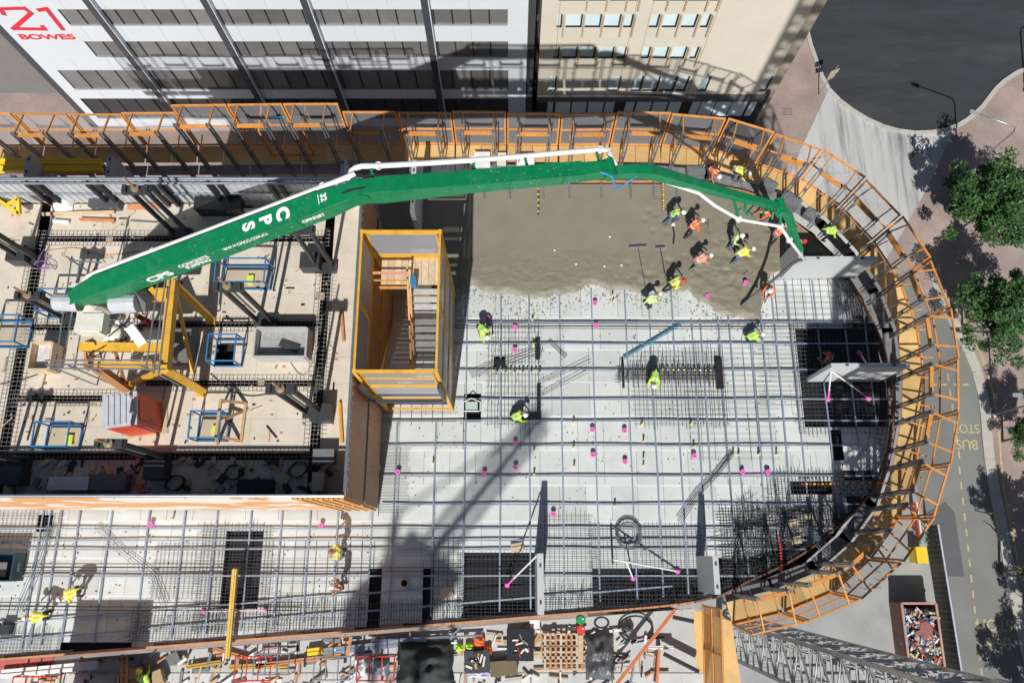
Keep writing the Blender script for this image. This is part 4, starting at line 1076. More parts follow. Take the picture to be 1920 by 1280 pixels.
while x < XE - .05:
    xe = min(x + 2.5, XE - .05); pb = MB(); nr = int((xe - x) / .16)
    for j in range(nr): pb.span((x + j * .16, YN - .04 - (.03 if j % 2 else 0), DZ + .02), (x + j * .16 + .158, YN, ST - .05))
    pb.build('wall_panel', LINEW, t)
    for s in (0, .42):
        if x + s < XE - .3:
            sb_ = MB(); sb_.span((x + s - .04, YN - .24, DZ + .01), (x + s + .04, YN - .08, ST)); sb_.span((x + s - .08, YN - .26, DZ + .005), (x + s + .08, YN - .241, ST - .02)); sb_.build('stud', BLACK, t)
    x = xe; k += 1
MB().span((XW, YN + .002, .25), (XE, YN + .06, ST - .02)).build('outer_skin', RUST, t)
MB().tube([(XW, YN, ST + .05), (XE, YN, ST + .05)], .07, 8).build('top_pipe', GALV, t); MB().tube([(XW, YN - .2, ST + .02), (XE, YN - .2, ST + .02)], .05, 8).build('inner_pipe', GALV, t)
MB().beam((XW, YN - .12, DZ + 1.0), (XE - .1, YN - .12, DZ + 1.0), .05, .1).build('mid_rail', GALV, t)

# climbing columns with jacks
def jack(ub, vb, ut, vt, lab, box=None, ram=True, wide=.62):
    B = at(ub, vb, DZ); best = None
    for h in range(10, 60):
        p = B + Vector((0, 0, h * .1)); q = at(ut, vt, p.z); d = (Vector((q.x, q.y)) - Vector((p.x, p.y))).length
        if best is None or d < best[0]: best = (d, h * .1)
    h = best[1]; t = thing('climbing_column', lab, 'column', B); Z = Vector((0, 0, 1))
    for s in (-1, 1):
        cb = MB(); cb.box(B + Vector((s * wide / 2, 0, h / 2)), (.08, .16, h)); cb.box(B + Vector((s * wide / 2, .09, h / 2)), (.15, .02, h)); cb.build('leg', DSTEEL, t)
    hb = MB(); hb.box(B + Vector((0, 0, h + .1)), (wide + .45, .34, .16))
    for s in (-1, 1): hb.box(B + Vector((s * (wide / 2 + .1), 0, h + .24)), (.16, .3, .1))
    hb.build('crosshead', DSTEEL, t)
    MB().box(B + Vector((0, 0, .15)), (wide + .3, .4, .3)).build('base', DSTEEL, t)
    if ram:
        MB().tube([B + Vector((0, 0, h * .35)), B + Vector((0, 0, h + .3))], .05, 7).build('jack_rod', STEEL, t)
        MB().lathe(B + Vector((0, 0, h + .2)), [(.16, 0), (.16, .1), (.08, .12)], 12).build('jack_collar', mat('worn_brass', (.4, .33, .2), .4, .5), t)
        MB().tube([B + Vector((0, 0, h + .3)), B + Vector((0, 0, h + 1.1))], .04, 7).build('jack_spindle', mat('orange_rod', (.5, .24, .12), .5), t)
    if box:
        c = B + Vector(box); bb = MB(); bb.box(c + Vector((0, 0, .4)), (.8, .7, .7)); bb.box(c + Vector((0, 0, .715)), (.74, .64, .03)); bb.build('pump_box', mat('pump_box', (.05, .055, .058), .5, .2, .2, 3), t)
jack(342, 440, 268, 352, 'black twin-legged climbing column just above the boom middle')
jack(140, 600, 68, 546, 'black twin-legged climbing column left of the pump turret')
jack(500, 606, 432, 540, 'black twin-legged climbing column north of the concrete tub')
jack(592, 776, 546, 712, 'black climbing column with a grey pump box at the east trench', (.35, -.05, 0))
jack(302, 858, 212, 826, 'black climbing column leaning over the shaded strip below the toilet', (.1, -.55, 0))
jack(40, 866, -40, 838, 'black climbing column at the shaded west end', (.1, -.6, 0))
jack(612, 505, 570, 430, 'black climbing column under the boom beside the stair tower', (-.55, .15, 0), False)
jack(62, 490, -20, 420, 'black climbing column at the west edge by the purple strap', (-.3, .1, 0))

# blue guard frames
def guard(rect, lab, hole=False, green=None, h=1.0):
    a, v0, c, v1 = rect; x0, x1 = at(a, v1, DZ + h).x, at(c, v1, DZ + h).x; y0, y1 = at(a, v1, DZ + h).y, at(a, v0, DZ + h).y
    t = thing('guard_frame', lab, 'guard frame', ((x0 + x1) / 2, (y0 + y1) / 2, DZ)); w = .055
    for x in (x0, x1):
        for y in (y0, y1): MB().beam((x, y, DZ), (x, y, DZ + h), w, w).build('post', BLUE, t)
    for z in (DZ + h, DZ + .08):
        r = MB()
        r.beam((x0, y0, z), (x1, y0, z), w, w); r.beam((x0, y1, z), (x1, y1, z), w, w); r.beam((x0, y0, z - .003), (x0, y1, z - .003), w * .9, w); r.beam((x1, y0, z - .003), (x1, y1, z - .003), w * .9, w); r.build('rail', BLUE, t)
    if not hole: MB().span((x0 + .08, y0 + .08, DZ + .012), (x1 - .08, y1 - .08, DZ + .03)).build('hatch_board', mat('hatch_ply', (.5, .41, .3), .75), t)
    if green: MB().box(((x0 + x1) / 2 + green, (y0 + y1) / 2 - .1, DZ + .09), (.28, .38, .12)).build('hatch_handle', mat('hivis_green', (.6, .72, .08), .6), t)
guard((401, 484, 494, 528), 'blue steel guard frame over a hatch under the boom', green=.15)
guard((66, 541, 152, 582), 'blue steel guard frame beside the jack left of the turret')
guard((386, 626, 438, 676), 'blue steel guard frame around an open black hole', True)
guard((352, 770, 410, 820), 'blue steel guard frame next to the wooden trestle', green=.1)
guard((58, 790, 124, 836), 'blue steel guard frame left of the red toilet', green=.25)
guard((-40, 590, 26, 640), 'blue steel guard frame at the west edge of the deck')
# portable toilet
p0 = at(190, 741, DZ + 2.3); p1 = at(252, 733, DZ + 2.3); p2 = at(255, 794, DZ + 2.3)
c = (p0 + p2) / 2; rz = math.atan2(p1.y - p0.y, p1.x - p0.x); c = Vector((c.x, c.y, DZ))
t = thing('portable_toilet', 'red portable toilet cabin with a pale grey roof on the raised deck', 'toilet', c, rz)
w = 1.22
b = MB(); b.box((0, 0, 1.1), (w, w, 2.1)); b.build('cabin', RED, t, local=True)
MB().box((w / 2 + .012, 0, 1.05), (.03, w * .62, 1.85)).build('door', mat('red_door', (.55, .05, .02), .45), t, local=True)
MB().box((w / 2 + .03, -.25, 1.05), (.03, .05, .14)).build('handle', DSTEEL, t, local=True)
b = MB(); b.box((0, 0, 2.19), (w + .07, w + .07, .07)); 
for k in range(5): b.box((-.45 + k * .22, 0, 2.25), (.09, w * .92, .05))
b.build('roof', GREYROOF, t, local=True); MB().lathe((.4, .45, 2.23), [(.07, 0), (.07, .14), (.02, .16)], 10).build('vent', GREYROOF, t, local=True)
MB().box((.1, 0, .03), (w + .3, w + .15, .05)).build('base', PLANK, t, local=True)
# concrete tub
def tub(rect, h, label, m, fill, mf, cat='tub', name='concrete_tub'):
    a, v0, c, v1 = rect; x0, x1 = at(a, v1, DZ + h).x, at(c, v1, DZ + h).x; y0, y1 = at(a, v1, DZ + h).y, at(a, v0, DZ + h).y
    t = thing(name, label, cat, ((x0 + x1) / 2, (y0 + y1) / 2, DZ)); b = MB(); b.span((x0 + .02, y0 + .02, DZ + .01), (x1 - .02, y1 - .02, DZ + .07))
    for x in (x0, x1): b.span((x - .04, y0, DZ + .01), (x + .04, y1, DZ + h))
    for y in (y0, y1): b.span((x0 + .041, y - .04, DZ + .01), (x1 - .041, y + .04, DZ + h - .003))
    b.build('walls', m, t); fb_ = MB(); nx_ = 8
    for i in range(nx_):
        for j in range(6): fb_.box((x0 + (x1 - x0) * (i + .5) / nx_, y0 + (y1 - y0) * (j + .5) / 6, DZ + fill + .06 * noise.noise(Vector((i, j, a)))), ((x1 - x0) / nx_ * .99, (y1 - y0) / 6 * .99, .1))
    fb_.build('contents', mf, t); return t, x0, x1, y0, y1
r = tub((474, 614, 572, 668), .85, 'open grey steel tub partly filled with concrete', mat('tub_grey', (.45, .44, .42), .6), .3, mat('dry_mix', (.34, .34, .33), .9, 0, .2, 6))
MB().beam((r[1] + .9, r[3] + .7, DZ + .42), (r[1] + 1.7, r[3] + .4, DZ + .46), .3, .03).build('shovel_blade', DSTEEL, r[0])
tub((50, 641, 90, 692), .8, 'wooden crate of rags with a red rim on the raised deck', PLANK, .35, mat('pale_rag', (.6, .58, .58), .9, 0, .25, 6), 'crate', 'wooden_crate')
# timber trestle by the guard frame
p = at(440, 790, DZ); t = thing('timber_trestle', 'wooden trestle standing askew on the raised deck', 'trestle', p)
for (a, c_, n_) in ((Vector((-.35, -.8, .9)), Vector((-.3, .75, .9)), 'top_rail'), (Vector((-.35, -.7, .9)), Vector((-.6, -.9, 0)), 'leg'), (Vector((-.35, -.7, .9)), Vector((.35, -.8, 0)), 'leg'), (Vector((-.3, .7, .9)), Vector((-.5, .8, 0)), 'leg'), (Vector((-.3, .7, .9)), Vector((.4, .75, 0)), 'leg'), (Vector((-.2, 0, .6)), Vector((.3, .4, .02)), 'brace'), (Vector((.35, -.8, .05)), Vector((.4, .75, .05)), 'stretcher')):
    MB().beam(p + a, p + c_, .11, .09).build(n_, mat('trestle_wood', (.55, .34, .16), .7, 0, .2, 5), t)
# other stuff on the deck
def lump(name, u, v, z, sx, sy, h, m, lab, cat, rz=0, lid=True, lidm=None):
    p = at(u, v, z); t = thing(name, lab, cat, p, rz)
    MB().box((0, 0, h / 2), (sx, sy, h)).build('body', m, t, local=True)
    if lid:
        MB().box((0, 0, h + .02), (sx * 1.04, sy * 1.04, .04)).build('lid', lidm or m, t, local=True)
        for s in (-1, 1): MB().box((s * sx * .25, -sy * .52 - .02, h * .8), (.12, .03, .05)).build('latch', GALV, t, local=True)
    return t
lump('tool_box', 143, 908, DZ, 1.5, .5, .55, WHITEP, 'long white tool box in the shade by the south screen', 'tool box')
lump('tool_box', 212, 906, DZ, 1.45, .6, .5, TOOLG, 'dark grey tool box with gloves on it in the shade', 'tool box')
lump('tool_box', 205, 384, DZ, 1.25, .6, .45, mat('slate_box', (.08, .085, .095), .5), 'slate grey box standing by the north deck wall', 'box')
lump('generator', 612, 858, DZ, .8, .55, .5, TOOLG, 'grey generator at the end of the shaded trench', 'generator')
lump('tool_box', 485, 915, DZ, 1.3, .6, .5, BLACK, 'black tool box in the shade at the south screen', 'tool box')
lump('steel_cage_box', 420, 382, DZ, 1.9, 1.2, .7, BLACK, 'big black crate under the corrugated wall above the boom', 'crate')
lump('door_stop_box', 603, 905, DZ, .45, .7, .6, PLANK, 'small pale wooden box in the shade at the east corner', 'box')
lump('switch_box', 688, 505, DZ, .5, 1.4, .25, DSTEEL, 'dark flat cabinet beside the stair tower', 'cabinet')
p = at(118, 385, DZ); t = thing('white_sheet', 'crumpled white plastic sheet by the north deck wall', 'sheet', p)
b = MB(); rr = random.Random(3); vs = []; G = 14
for i in range(G):
    for j in range(G):
        x, y = (i / (G - 1) - .5) * .95, (j / (G - 1) - .5) * .75; k = max(0, 1 - (x * x / .22 + y * y / .14)); vs.append(p + Vector((x, y, .04 + .4 * k ** .7 + .1 * k * noise.noise(Vector((x * 6, y * 6, 2))))))
b.add(vs, [(i * G + j, (i + 1) * G + j, (i + 1) * G + j + 1, i * G + j + 1) for i in range(G - 1) for j in range(G - 1)]); b.build('sheet', WHITEP, t, True)
for i, (u0, v0, u1, v1, w, m, lab) in enumerate(((80, 402, 215, 398, .12, PLANK, 'pale plank lying by the north deck wall'), (240, 388, 300, 386, .25, TIMBER_O, 'orange plank by the black crate'), (100, 415, 130, 417, .12, WHITEP, 'short white strip on the deck boards'), (440, 382, 560, 380, .14, PLANK, 'long pale timber by the corrugated wall under the boom'), (440, 395, 520, 393, .14, WHITEP, 'white pipe lying below the pale timber'), (150, 412, 215, 414, .1, TIMBER_O, 'thin orange batten on the deck'), (640, 580, 644, 640, .12, TIMBER_O, 'orange batten along the east deck screen'), (637, 755, 641, 830, .12, YELLOW, 'yellow batten along the east deck screen'))):
    b = MB(); p, q = at(u0, v0, DZ + .08), at(u1, v1, DZ + .08); b.beam(p, q, w, .1); b.beam(p + Vector((0, .03, .06)), q + Vector((0, .03, .06)), w * .5, .03); tag(b.build('timber', m), lab, 'timber')
b = MB(); rr = random.Random(31)
p = at(85, 485, DZ + .05); pts = [p + Vector((rr.uniform(-.5, .5), rr.uniform(-.6, .4), rr.uniform(0, .3))) for k in range(12)]
b.tube(spline(pts, .1), .015, 5); tag(b.build('purple_strap', mat('purple', (.3, .14, .4), .6)), 'tangled purple strap beside the west climbing column', 'strap')
# yellow bracket at the west corner
t = thing('yellow_bracket', 'bright yellow steel bracket at the north west of the deck', 'bracket', at(18, 390, DZ))
for (a, c_) in (((0, 377), (36, 402)), ((36, 402), (34, 374)), ((34, 374), (16, 384))): MB().beam(at(*a, DZ + .6), at(*c_, DZ + .6), .14, .16).build('bar', BRIGHTY, t)
MB().beam(at(20, 392, DZ + .5), at(24, 395, DZ), .12, .12).build('leg', BRIGHTY, t)
# clutter in the shade
rr = random.Random(77)
for i, lab in enumerate(('dark coil of hose in the shaded strip, beside the white box', 'dark coil of hose in the shaded strip, below the east trench', 'dark coil of hose in the shade near the black tool box')):
    c = at((330, 560, 440)[i], (905, 880, 885)[i], DZ + .03); b = MB(); pts = [c + Vector((.35 * math.cos(a * .5) * (1 + .2 * math.sin(a)), .3 * math.sin(a * .5), .004 * a)) for a in range(40)]
    b.tube(pts, .025, 5); tag(b.build('hose_coil', RUBBER), lab, 'hose')

# ============================================================ STAIR TOWER
X0, X1, Y0, Y1, Z0, Z1 = -5.9, -2.83, 6.62, 12.25, .25, 8.1
t = thing('stair_tower', 'yellow framed stair tower joining the raised deck to the floor', 'stair tower', ((X0 + X1) / 2, (Y0 + Y1) / 2, Z0))
for x in (X0, X1):
    for y in (Y0, Y1): MB().span((x - .07, y - .07, 0.02), (x + .07, y + .07, Z1)).build('corner_post', YELLOW, t)
for z in (Z1 - .06, 5.5, 2.9, .4):
    for y in (Y0, Y1): MB().beam((X0 + .07, y, z), (X1 - .07, y, z), .09, .11).build('rail', YELLOW, t)
    for x in (X0, X1): MB().beam((x, Y0 + .07, z), (x, Y1 - .07, z), .09, .11).build('rail', YELLOW, t)
def side(p, q, za, zb, m, fm=YELLOW):
    p, q = Vector(p), Vector(q); b = MB(); up = Vector((0, 0, 1))
    b.add([p + up * za, q + up * za, q + up * zb, p + up * zb], [(0, 1, 2, 3)]); o = b.build('wall_mesh', m, t)
    f = MB(); d = (q - p).normalized()
    for z in (za, zb): f.beam(p + up * z, q + up * z, .06, .06)
    for e in (p + d * .05, q - d * .05): f.beam(e + up * za, e + up * zb, .06, .06)
    f.build('mesh_frame', fm, o)
e = .12
side((X0 + e, Y1 - .03, 0), (X1 - e, Y1 - .03, 0), 5.75, Z1 - .2, perforated('grey_mesh', (.4, .41, .45), .35))
SMESH = perforated('thin_grey_mesh', (.55, .52, .46), .45)
side((X0 + e, Y1 - .03, 0), (X1 - e, Y1 - .03, 0), 3.0, 5.4, PERFO)
for (za, zb) in ((6.9, Z1 - .2), (5.65, 6.82), (3.1, 5.35)): side((X0 + e, Y0 - .02, 0), (X1 - e, Y0 - .02, 0), za, zb, SMESH if zb > 5.5 else PERFT)
for (ya, yb) in ((Y0 + e, 9.4), (9.45, Y1 - e)):
    for (za, zb) in ((5.65, Z1 - .2), (3.05, 5.35), (.5, 2.8)): side((X1, ya, 0), (X1, yb, 0), za, zb, PERFT)
    for (za, zb) in ((5.65, Z1 - .2), (.5, 5.3)): side((X0, ya, 0), (X0, yb, 0), za, zb, PERFT if za > 5 else bpy.data.materials['perforated_orange'])
MB().box((X0 + 1.55, Y0 - .35, 4.0), (2.9, .14, .3)).build('support_beam', DSTEEL, t)
MB().box((X1 - .02, Y0 - .3, 5.3), (.14, .2, 2.8)).build('support_column', DSTEEL, t)
MB().box((X0 + .02, Y0 - .3, 5.3), (.14, .2, 2.8)).build('support_column', DSTEEL, t)
zl = 5.35; yl_ = 10.95
for k in range(9): piece('landing_plank', (X0 + .35 + (X1 - X0 - .5) * (k + .5) / 9, (yl_ + Y1) / 2, zl), ((X1 - X0 - .5) / 9 - .012, Y1 - yl_ - .1, .05), PLANK, t)
n = 13; xm_ = X0 + 1.6
for k in range(n):
    y = yl_ - .06 - (k + .5) * (yl_ - 7.35) / n; z = zl - (k + 1) * (2.6 / (n + 1))
    piece('tread', ((xm_ + X1 - .12) / 2, y, z), (X1 - .14 - xm_, .25, .04), mat('tread_steel', (.6, .6, .59), .5, .3, .15, 4, rnd=.05), t)
    z2 = zl - 2.6 - (k + 1) * (2.4 / (n + 1)); y2 = 7.4 + (k + .5) * (yl_ - 7.35) / n
    piece('tread', (X0 + .15 + .7, y2, z2), (1.35, .25, .04), MATS['tread_steel'], t)
for x in (xm_ - .03, X1 - .11): MB().beam((x, yl_, zl - .05), (x, 7.35, zl - 2.65), .05, .22).build('stringer', YELLOW if x > -3.5 else ORANGE, t)
for x in (X0 + .14, xm_ - .12): MB().beam((x, 7.4, zl - 2.6), (x, yl_, .35), .05, .22).build('stringer', ORANGE, t)
MB().span((X0 + .15, Y0 + .1, zl - 2.64), (X1 - .12, 7.33, zl - 2.58)).build('half_landing', mat('landing_grey', (.3, .3, .3), .6), t)
MB().span((X0 + .1, yl_ + .02, .28), (X1 - .1, Y1 - .08, .33)).build('bottom_landing', PLANK, t)
hr_ = MB(); hr_.tube([(xm_ - .02, yl_ + .5, zl + 1.0), (xm_ - .02, 7.4, zl - 1.6)], .045, 7); hr_.tube([(xm_ + .06, yl_, zl + .5), (xm_ + .06, 7.4, zl - 2.1)], .035, 7); hr_.build('handrail', mat('bamboo_rail', (.62, .36, .14), .5), t)
b = MB(); b.beam((X0 + .2, yl_ - .1, zl + .05), (xm_, yl_ - .1, zl + .05), .08, .14); b.beam((X0 + .2, yl_ - .1, zl + .95), (xm_, yl_ - .1, zl + .95), .06, .06); b.build('gate', ORANGE, t)
MB().beam((X0 - .2, yl_ + .15, zl + 1.15), (xm_, yl_ + .15, zl + 1.15), .1, .06).build('gate_bar', mat('salmon_bar', (.72, .3, .2), .5), t)
MB().box((xm_ + .18, yl_ + .05, zl + .3), (.22, .35, .6)).build('hinge_bracket', BLUE, t); MB().box((xm_ + .1, 7.35, zl - 2.0), (.2, .2, .4)).build('hinge_bracket', BLUE, t)

# cables and dust on the raised deck
for i, (px, m, lab) in enumerate((([(0, 720), (40, 712), (75, 700), (100, 690)], RUBBER, 'thin black cable from the wooden crate to the west edge'), ([(395, 700), (430, 730), (470, 742), (520, 735)], RUBBER, 'black cable snaking beside the pump frame leg'), ([(90, 470), (140, 465), (200, 478), (260, 470)], mat('orange_cable', (.6, .25, .08), .5), 'orange extension cable north of the boom base'), ([(520, 640), (560, 700), (580, 690), (600, 640)], mat('grey_cable', (.3, .3, .3), .5), 'grey cable looping round the concrete tub'))):
    tag(MB().tube(spline([at(u, v, DZ + .025) for u, v in px], .15), .02, 5).build('cable', m, None, True), lab, 'cable')
b = MB(); rr = random.Random(55); om = [PLANK, TIMBER_O, STEEL, BLACK, MATS['cover_ply']]
for k in range(330):
    u, v = rr.uniform(5, 635), rr.uniform(380, 830); L_ = rr.uniform(.03, .16) if rr.random() < .85 else rr.uniform(.2, .7)
    if v < 420: L_ *= 1.8
    b.box(at(u, v, DZ + .02), (L_, rr.uniform(.02, .08), .035), rr.choice((0, 1.57, rr.uniform(0, 3))), rr.randrange(5))
for k in range(120): b.box(at(rr.uniform(5, 630), rr.uniform(862, 918), DZ + .05), (rr.uniform(.05, .5), rr.uniform(.04, .25), rr.uniform(.05, .2)), rr.uniform(0, 3), rr.randrange(5))
tag(b.build('deck_debris', om), 'small offcuts and debris scattered over the raised deck', 'debris', kind='stuff')

# ============================================================ CONCRETE PUMP ON THE RAISED DECK
PT = 8.2
t = thing('pump_pedestal', 'yellow steel pedestal frame with sloping legs under the concrete pump', 'frame', at(260, 650, DZ))
def yb(name, a, c, za, zb, w=.3, h=.32, m=None): MB().beam(at(*a, za), at(*c, zb), w, h).build(name, m or YELLOW, t)
yb('main_beam', (325, 527), (309, 694), PT, PT, .32, .4)
yb('cross_beam', (152, 650), (310, 652), PT - .1, PT - .1, .3, .3)
yb('cross_beam', (180, 684), (306, 684), PT - .6, PT - .6, .2, .3)
yb('cross_beam', (225, 540), (318, 538), PT - .5, PT - .5, .28, .3, RUST)
yb('cross_beam', (225, 560), (318, 558), PT - .9, PT - .9, .24, .3, RUST)
yb('leg', (326, 532), (394, 596), PT - .1, DZ + .1, .3, .34)
yb('leg', (309, 692), (378, 732), PT - .1, DZ + .1, .3, .3)
yb('leg', (309, 692), (240, 722), PT - .1, DZ + .1, .16, .2)
yb('leg', (180, 688), (240, 730), PT - .5, DZ + .1, .3, .3, RUST)
yb('leg', (170, 640), (165, 690), PT - .2, PT - 1.2, .25, .25, RUST)
yb('brace', (330, 550), (362, 700), PT - .2, DZ + .4, .12, .12)
yb('brace', (215, 655), (235, 720), PT - .3, DZ + .4, .1, .1, RUST)
yb('head_block', (282, 545), (292, 556), PT + .1, PT + .1, .35, .35)
MB().box(at(306, 552, PT + .1), (.45, .4, .4)).build('head_block', YELLOW, t)
for u, v in ((395, 600), (378, 735), (240, 726)): MB().box(at(u, v, DZ + .06), (.4, .35, .12)).build('foot_plate', YELLOW, t)
# scaffold tubes round the pump
sc = thing('tube_scaffold', 'galvanised tube scaffold rails around the pump turret', 'scaffold', at(200, 660, DZ))
for i, (a, c, za, zb) in enumerate((((103, 690), (135, 480), PT, PT), ((118, 690), (150, 490), PT - .3, PT - .3), ((140, 690), (165, 540), PT - .5, PT - .5), ((274, 690), (300, 500), PT + 1, PT + 1), ((288, 700), (313, 500), PT + 1.1, PT + 1.1), ((297, 705), (322, 500), PT + .9, PT + .9), ((85, 675), (285, 675), PT + .3, PT + .3), ((85, 683), (300, 684), PT + .4, PT + .4), ((100, 690), (310, 692), PT + .5, PT + .5), ((130, 488), (190, 492), PT + .3, PT + .3))):
    MB().tube([at(*a, za), at(*c, zb)], .032, 6).build('tube', GALV, sc)
for i, (u, v) in enumerate(((103, 690), (140, 690), (274, 690), (135, 488), (300, 690), (170, 690))):
    p = at(u, v, PT); MB().tube([Vector((p.x, p.y, DZ)), p + Vector((0, 0, .4))], .032, 6).build('standard', GALV, sc)
    MB().box(p, (.12, .12, .14)).build('coupler', STEEL, sc)

t = thing('pump_turret', 'cream slewing turret and hydraulic gear of the concrete pump', 'pump', at(190, 600, PT))
MB().box(at(173, 607, PT + .5), (.92, .8, .6)).build('control_box', CREAM, t); MB().box(at(173, 604, PT + .82), (.8, .68, .04)).build('box_lid', CREAM, t)
def hcyl(a, c, z, r, m, n, z2=None): MB().tube([at(*a, z), at(*c, z if z2 is None else z2)], r, 14).build(n, m, t, False)
hcyl((105, 566), (150, 568), PT + .5, .34, GREYROOF, 'counterweight_drum'); hcyl((210, 570), (258, 568), PT + .4, .36, GREYROOF, 'slew_drum')
MB().beam(at(262, 566, PT + .4), at(280, 558, PT + .2), .7, .6, .4, .4).build('gear_housing', TOOLG, t)
MB().lathe(at(200, 585, DZ + 1), [(.55, 0), (.55, 1.6), (.42, 1.9), (.42, 2.3)], 16).build('slew_column', CREAM, t)
MB().lathe(at(226, 632, PT - .6), [(.22, 0), (.3, .1), (.3, .6), (.2, .65)], 14).build('hopper', CREAM, t)
MB().beam(at(243, 612, PT + .2), at(272, 650, PT - .1), .35, .25).build('delivery_chute', WHITEP, t)
MB().beam(at(258, 592, PT - .8), at(290, 610, PT - 1), .2, .15).build('red_arm', mat('dark_red', (.3, .02, .04), .5), t)
MB().beam(at(240, 632, PT - 1.2), at(310, 628, PT - 1.2), .35, .2).build('white_panel', WHITEP, t)
MB().box(at(340, 650, DZ + .4), (1.0, 1.3, .8)).build('power_pack', TOOLG, t)
rr = random.Random(21)
for k in range(9):
    p = at(rr.uniform(185, 240), rr.uniform(605, 665), PT - .1); pts = [p + Vector((rr.uniform(-.5, .5), rr.uniform(-.4, .4), rr.uniform(-.3, .4))) for q in range(4)]
    MB().tube(spline(pts, .15), .025, 5).build('hydraulic_hose', RUBBER if k % 3 else CREAM, t)
for k in range(24): MB().box(at(rr.uniform(196, 250), rr.uniform(592, 640), PT - rr.uniform(0, .6)), (rr.uniform(.1, .3), rr.uniform(.08, .25), rr.uniform(.1, .3)), rr.uniform(0, 3)).build('valve_block', rr.choice([CREAM, WHITEP, STEEL]), t)

# ------------------------------------------------------------ boom
A0 = at(150, 556, 8.9); J1 = at(672, 360, 12.4); J2 = at(1142, 318, 10.6); J3 = at(1463, 388, 6.6); TIP = at(1503, 470, 4.2)
t = thing('pump_boom', 'long green folding concrete pump boom with white delivery pipe', 'boom', A0)
def girder(pts, name):
    """pts: (centre, width, height) stations -> one box girder"""
    b = MB(); vs = []
    for i, (c, w, h) in enumerate(pts):
        d = (pts[min(i + 1, len(pts) - 1)][0] - pts[max(i - 1, 0)][0]).normalized(); x = d.cross(Vector((0, 0, 1))).normalized(); y = x.cross(d)
        if y.z < 0: y = -y
        for p, q in ((-1, -1), (1, -1), (1, 1), (-1, 1)): vs.append(c + x * p * w / 2 + y * q * h / 2)
    N = len(pts); fs = [(3, 2, 1, 0), tuple(4 * (N - 1) + k for k in range(4))]
    for i in range(N - 1):
        for k in range(4): fs.append((4 * i + k, 4 * i + (k + 1) % 4, 4 * i + 4 + (k + 1) % 4, 4 * i + 4 + k))
    b.add(vs, fs); o = b.build(name, GREEN, t)
    md = o.modifiers.new('bevel', 'BEVEL'); md.width = .02; md.segments = 2
    return o
d1 = (J1 - A0); L1 = d1.length; d1n = d1.normalized()
arm1 = girder([(A0 - d1n * .5, .5, .35), (A0 + d1n * .9, .74, .85), (A0 + d1n * 3.0, .76, .82), (A0 + d1 * .62, .74, .76), (A0 + d1 * .9, .72, .76), (J1 + d1n * .15, .58, .55)], 'boom_section')
d2 = (J2 - J1); d2n = d2.normalized()
arm2 = girder([(J1 - d2n * .1, .52, .6), (J1 + d2n * .8, .62, .84), (J1 + d2 * .4, .58, .64), (J1 + d2 * .8, .55, .58), (J2 - d2n * .4, .5, .54), (J2 + d2n * .1, .42, .42)], 'boom_section')
m3 = at(1215, 322, 10.4); m3b = at(1300, 345, 9.0)
arm3 = girder([(J2 + Vector((.1, -.1, -.1)), .36, .36), (at(1180, 322, 10.6), .4, .42), (m3, .42, .44), (at(1255, 332, 9.8), .4, .4), (m3b, .36, .36), (at(1390, 370, 7.6), .32, .3), (J3, .28, .26)], 'boom_section')
arm4 = girder([(J3, .3, .34), (at(1478, 405, 6.0), .3, .3), (at(1488, 435, 5.2), .24, .24), (TIP, .16, .16)], 'boom_section')
for (c, r, lab) in ((J1, .34, 0), (J2, .26, 0), (J3, .2, 0)):
    b = MB(); x = (d1n if c is J1 else d2n if c is J2 else (J3 - m3b).normalized()).cross(Vector((0, 0, 1))).normalized(); b.tube([c - x * .34, c + x * .34], r, 16); b.build('knuckle_pin', GREEN, t)
x1 = d1n.cross(Vector((0, 0, 1))).normalized(); y1 = x1.cross(d1n); x2 = d2n.cross(Vector((0, 0, 1))).normalized(); y2 = x2.cross(d2n)
# lower bracket of section 1 and hydraulic rams
b = MB(); b.add([A0 + x1 * .3 + d1n * .1 - y1 * .3, A0 + x1 * .3 + d1n * 2.0 - y1 * .35, A0 + x1 * .34 + d1n * 1.0 - y1 * 1.1, A0 + x1 * .34 + d1n * .5 - y1 * 1.1, A0 - x1 * .3 + d1n * .1 - y1 * .3, A0 - x1 * .3 + d1n * 2.0 - y1 * .35, A0 - x1 * .3 + d1n * 1.0 - y1 * 1.1, A0 - x1 * .3 + d1n * .5 - y1 * 1.1], [(0, 3, 2, 1), (4, 5, 6, 7), (0, 1, 5, 4), (1, 2, 6, 5), (2, 3, 7, 6), (3, 0, 4, 7)]); b.build('pivot_bracket', GREEN, t)
MB().tube([A0 + d1 * .42 + x1 * .05 - y1 * .5, A0 + d1 * .82 + x1 * .1 - y1 * .48], .12, 12).build('ram_cylinder', GREEN, t)
MB().tube([A0 + d1 * .82 + x1 * .1 - y1 * .48, A0 + d1 * .985 + x1 * .1 - y1 * .42], .06, 10).build('ram_rod', mat('chrome', (.8, .8, .82), .15, .9), t)
MB().tube([J1 + d2 * .58 + x2 * .15 - y2 * .4, J1 + d2 * .8 + x2 * .15 - y2 * .38], .08, 10).build('ram_cylinder', GREEN, t)
MB().tube([J1 + d2 * .8 + x2 * .15 - y2 * .38, J1 + d2 * .97 + x2 * .1 - y2 * .36], .045, 10).build('ram_rod', MATS['chrome'], t)
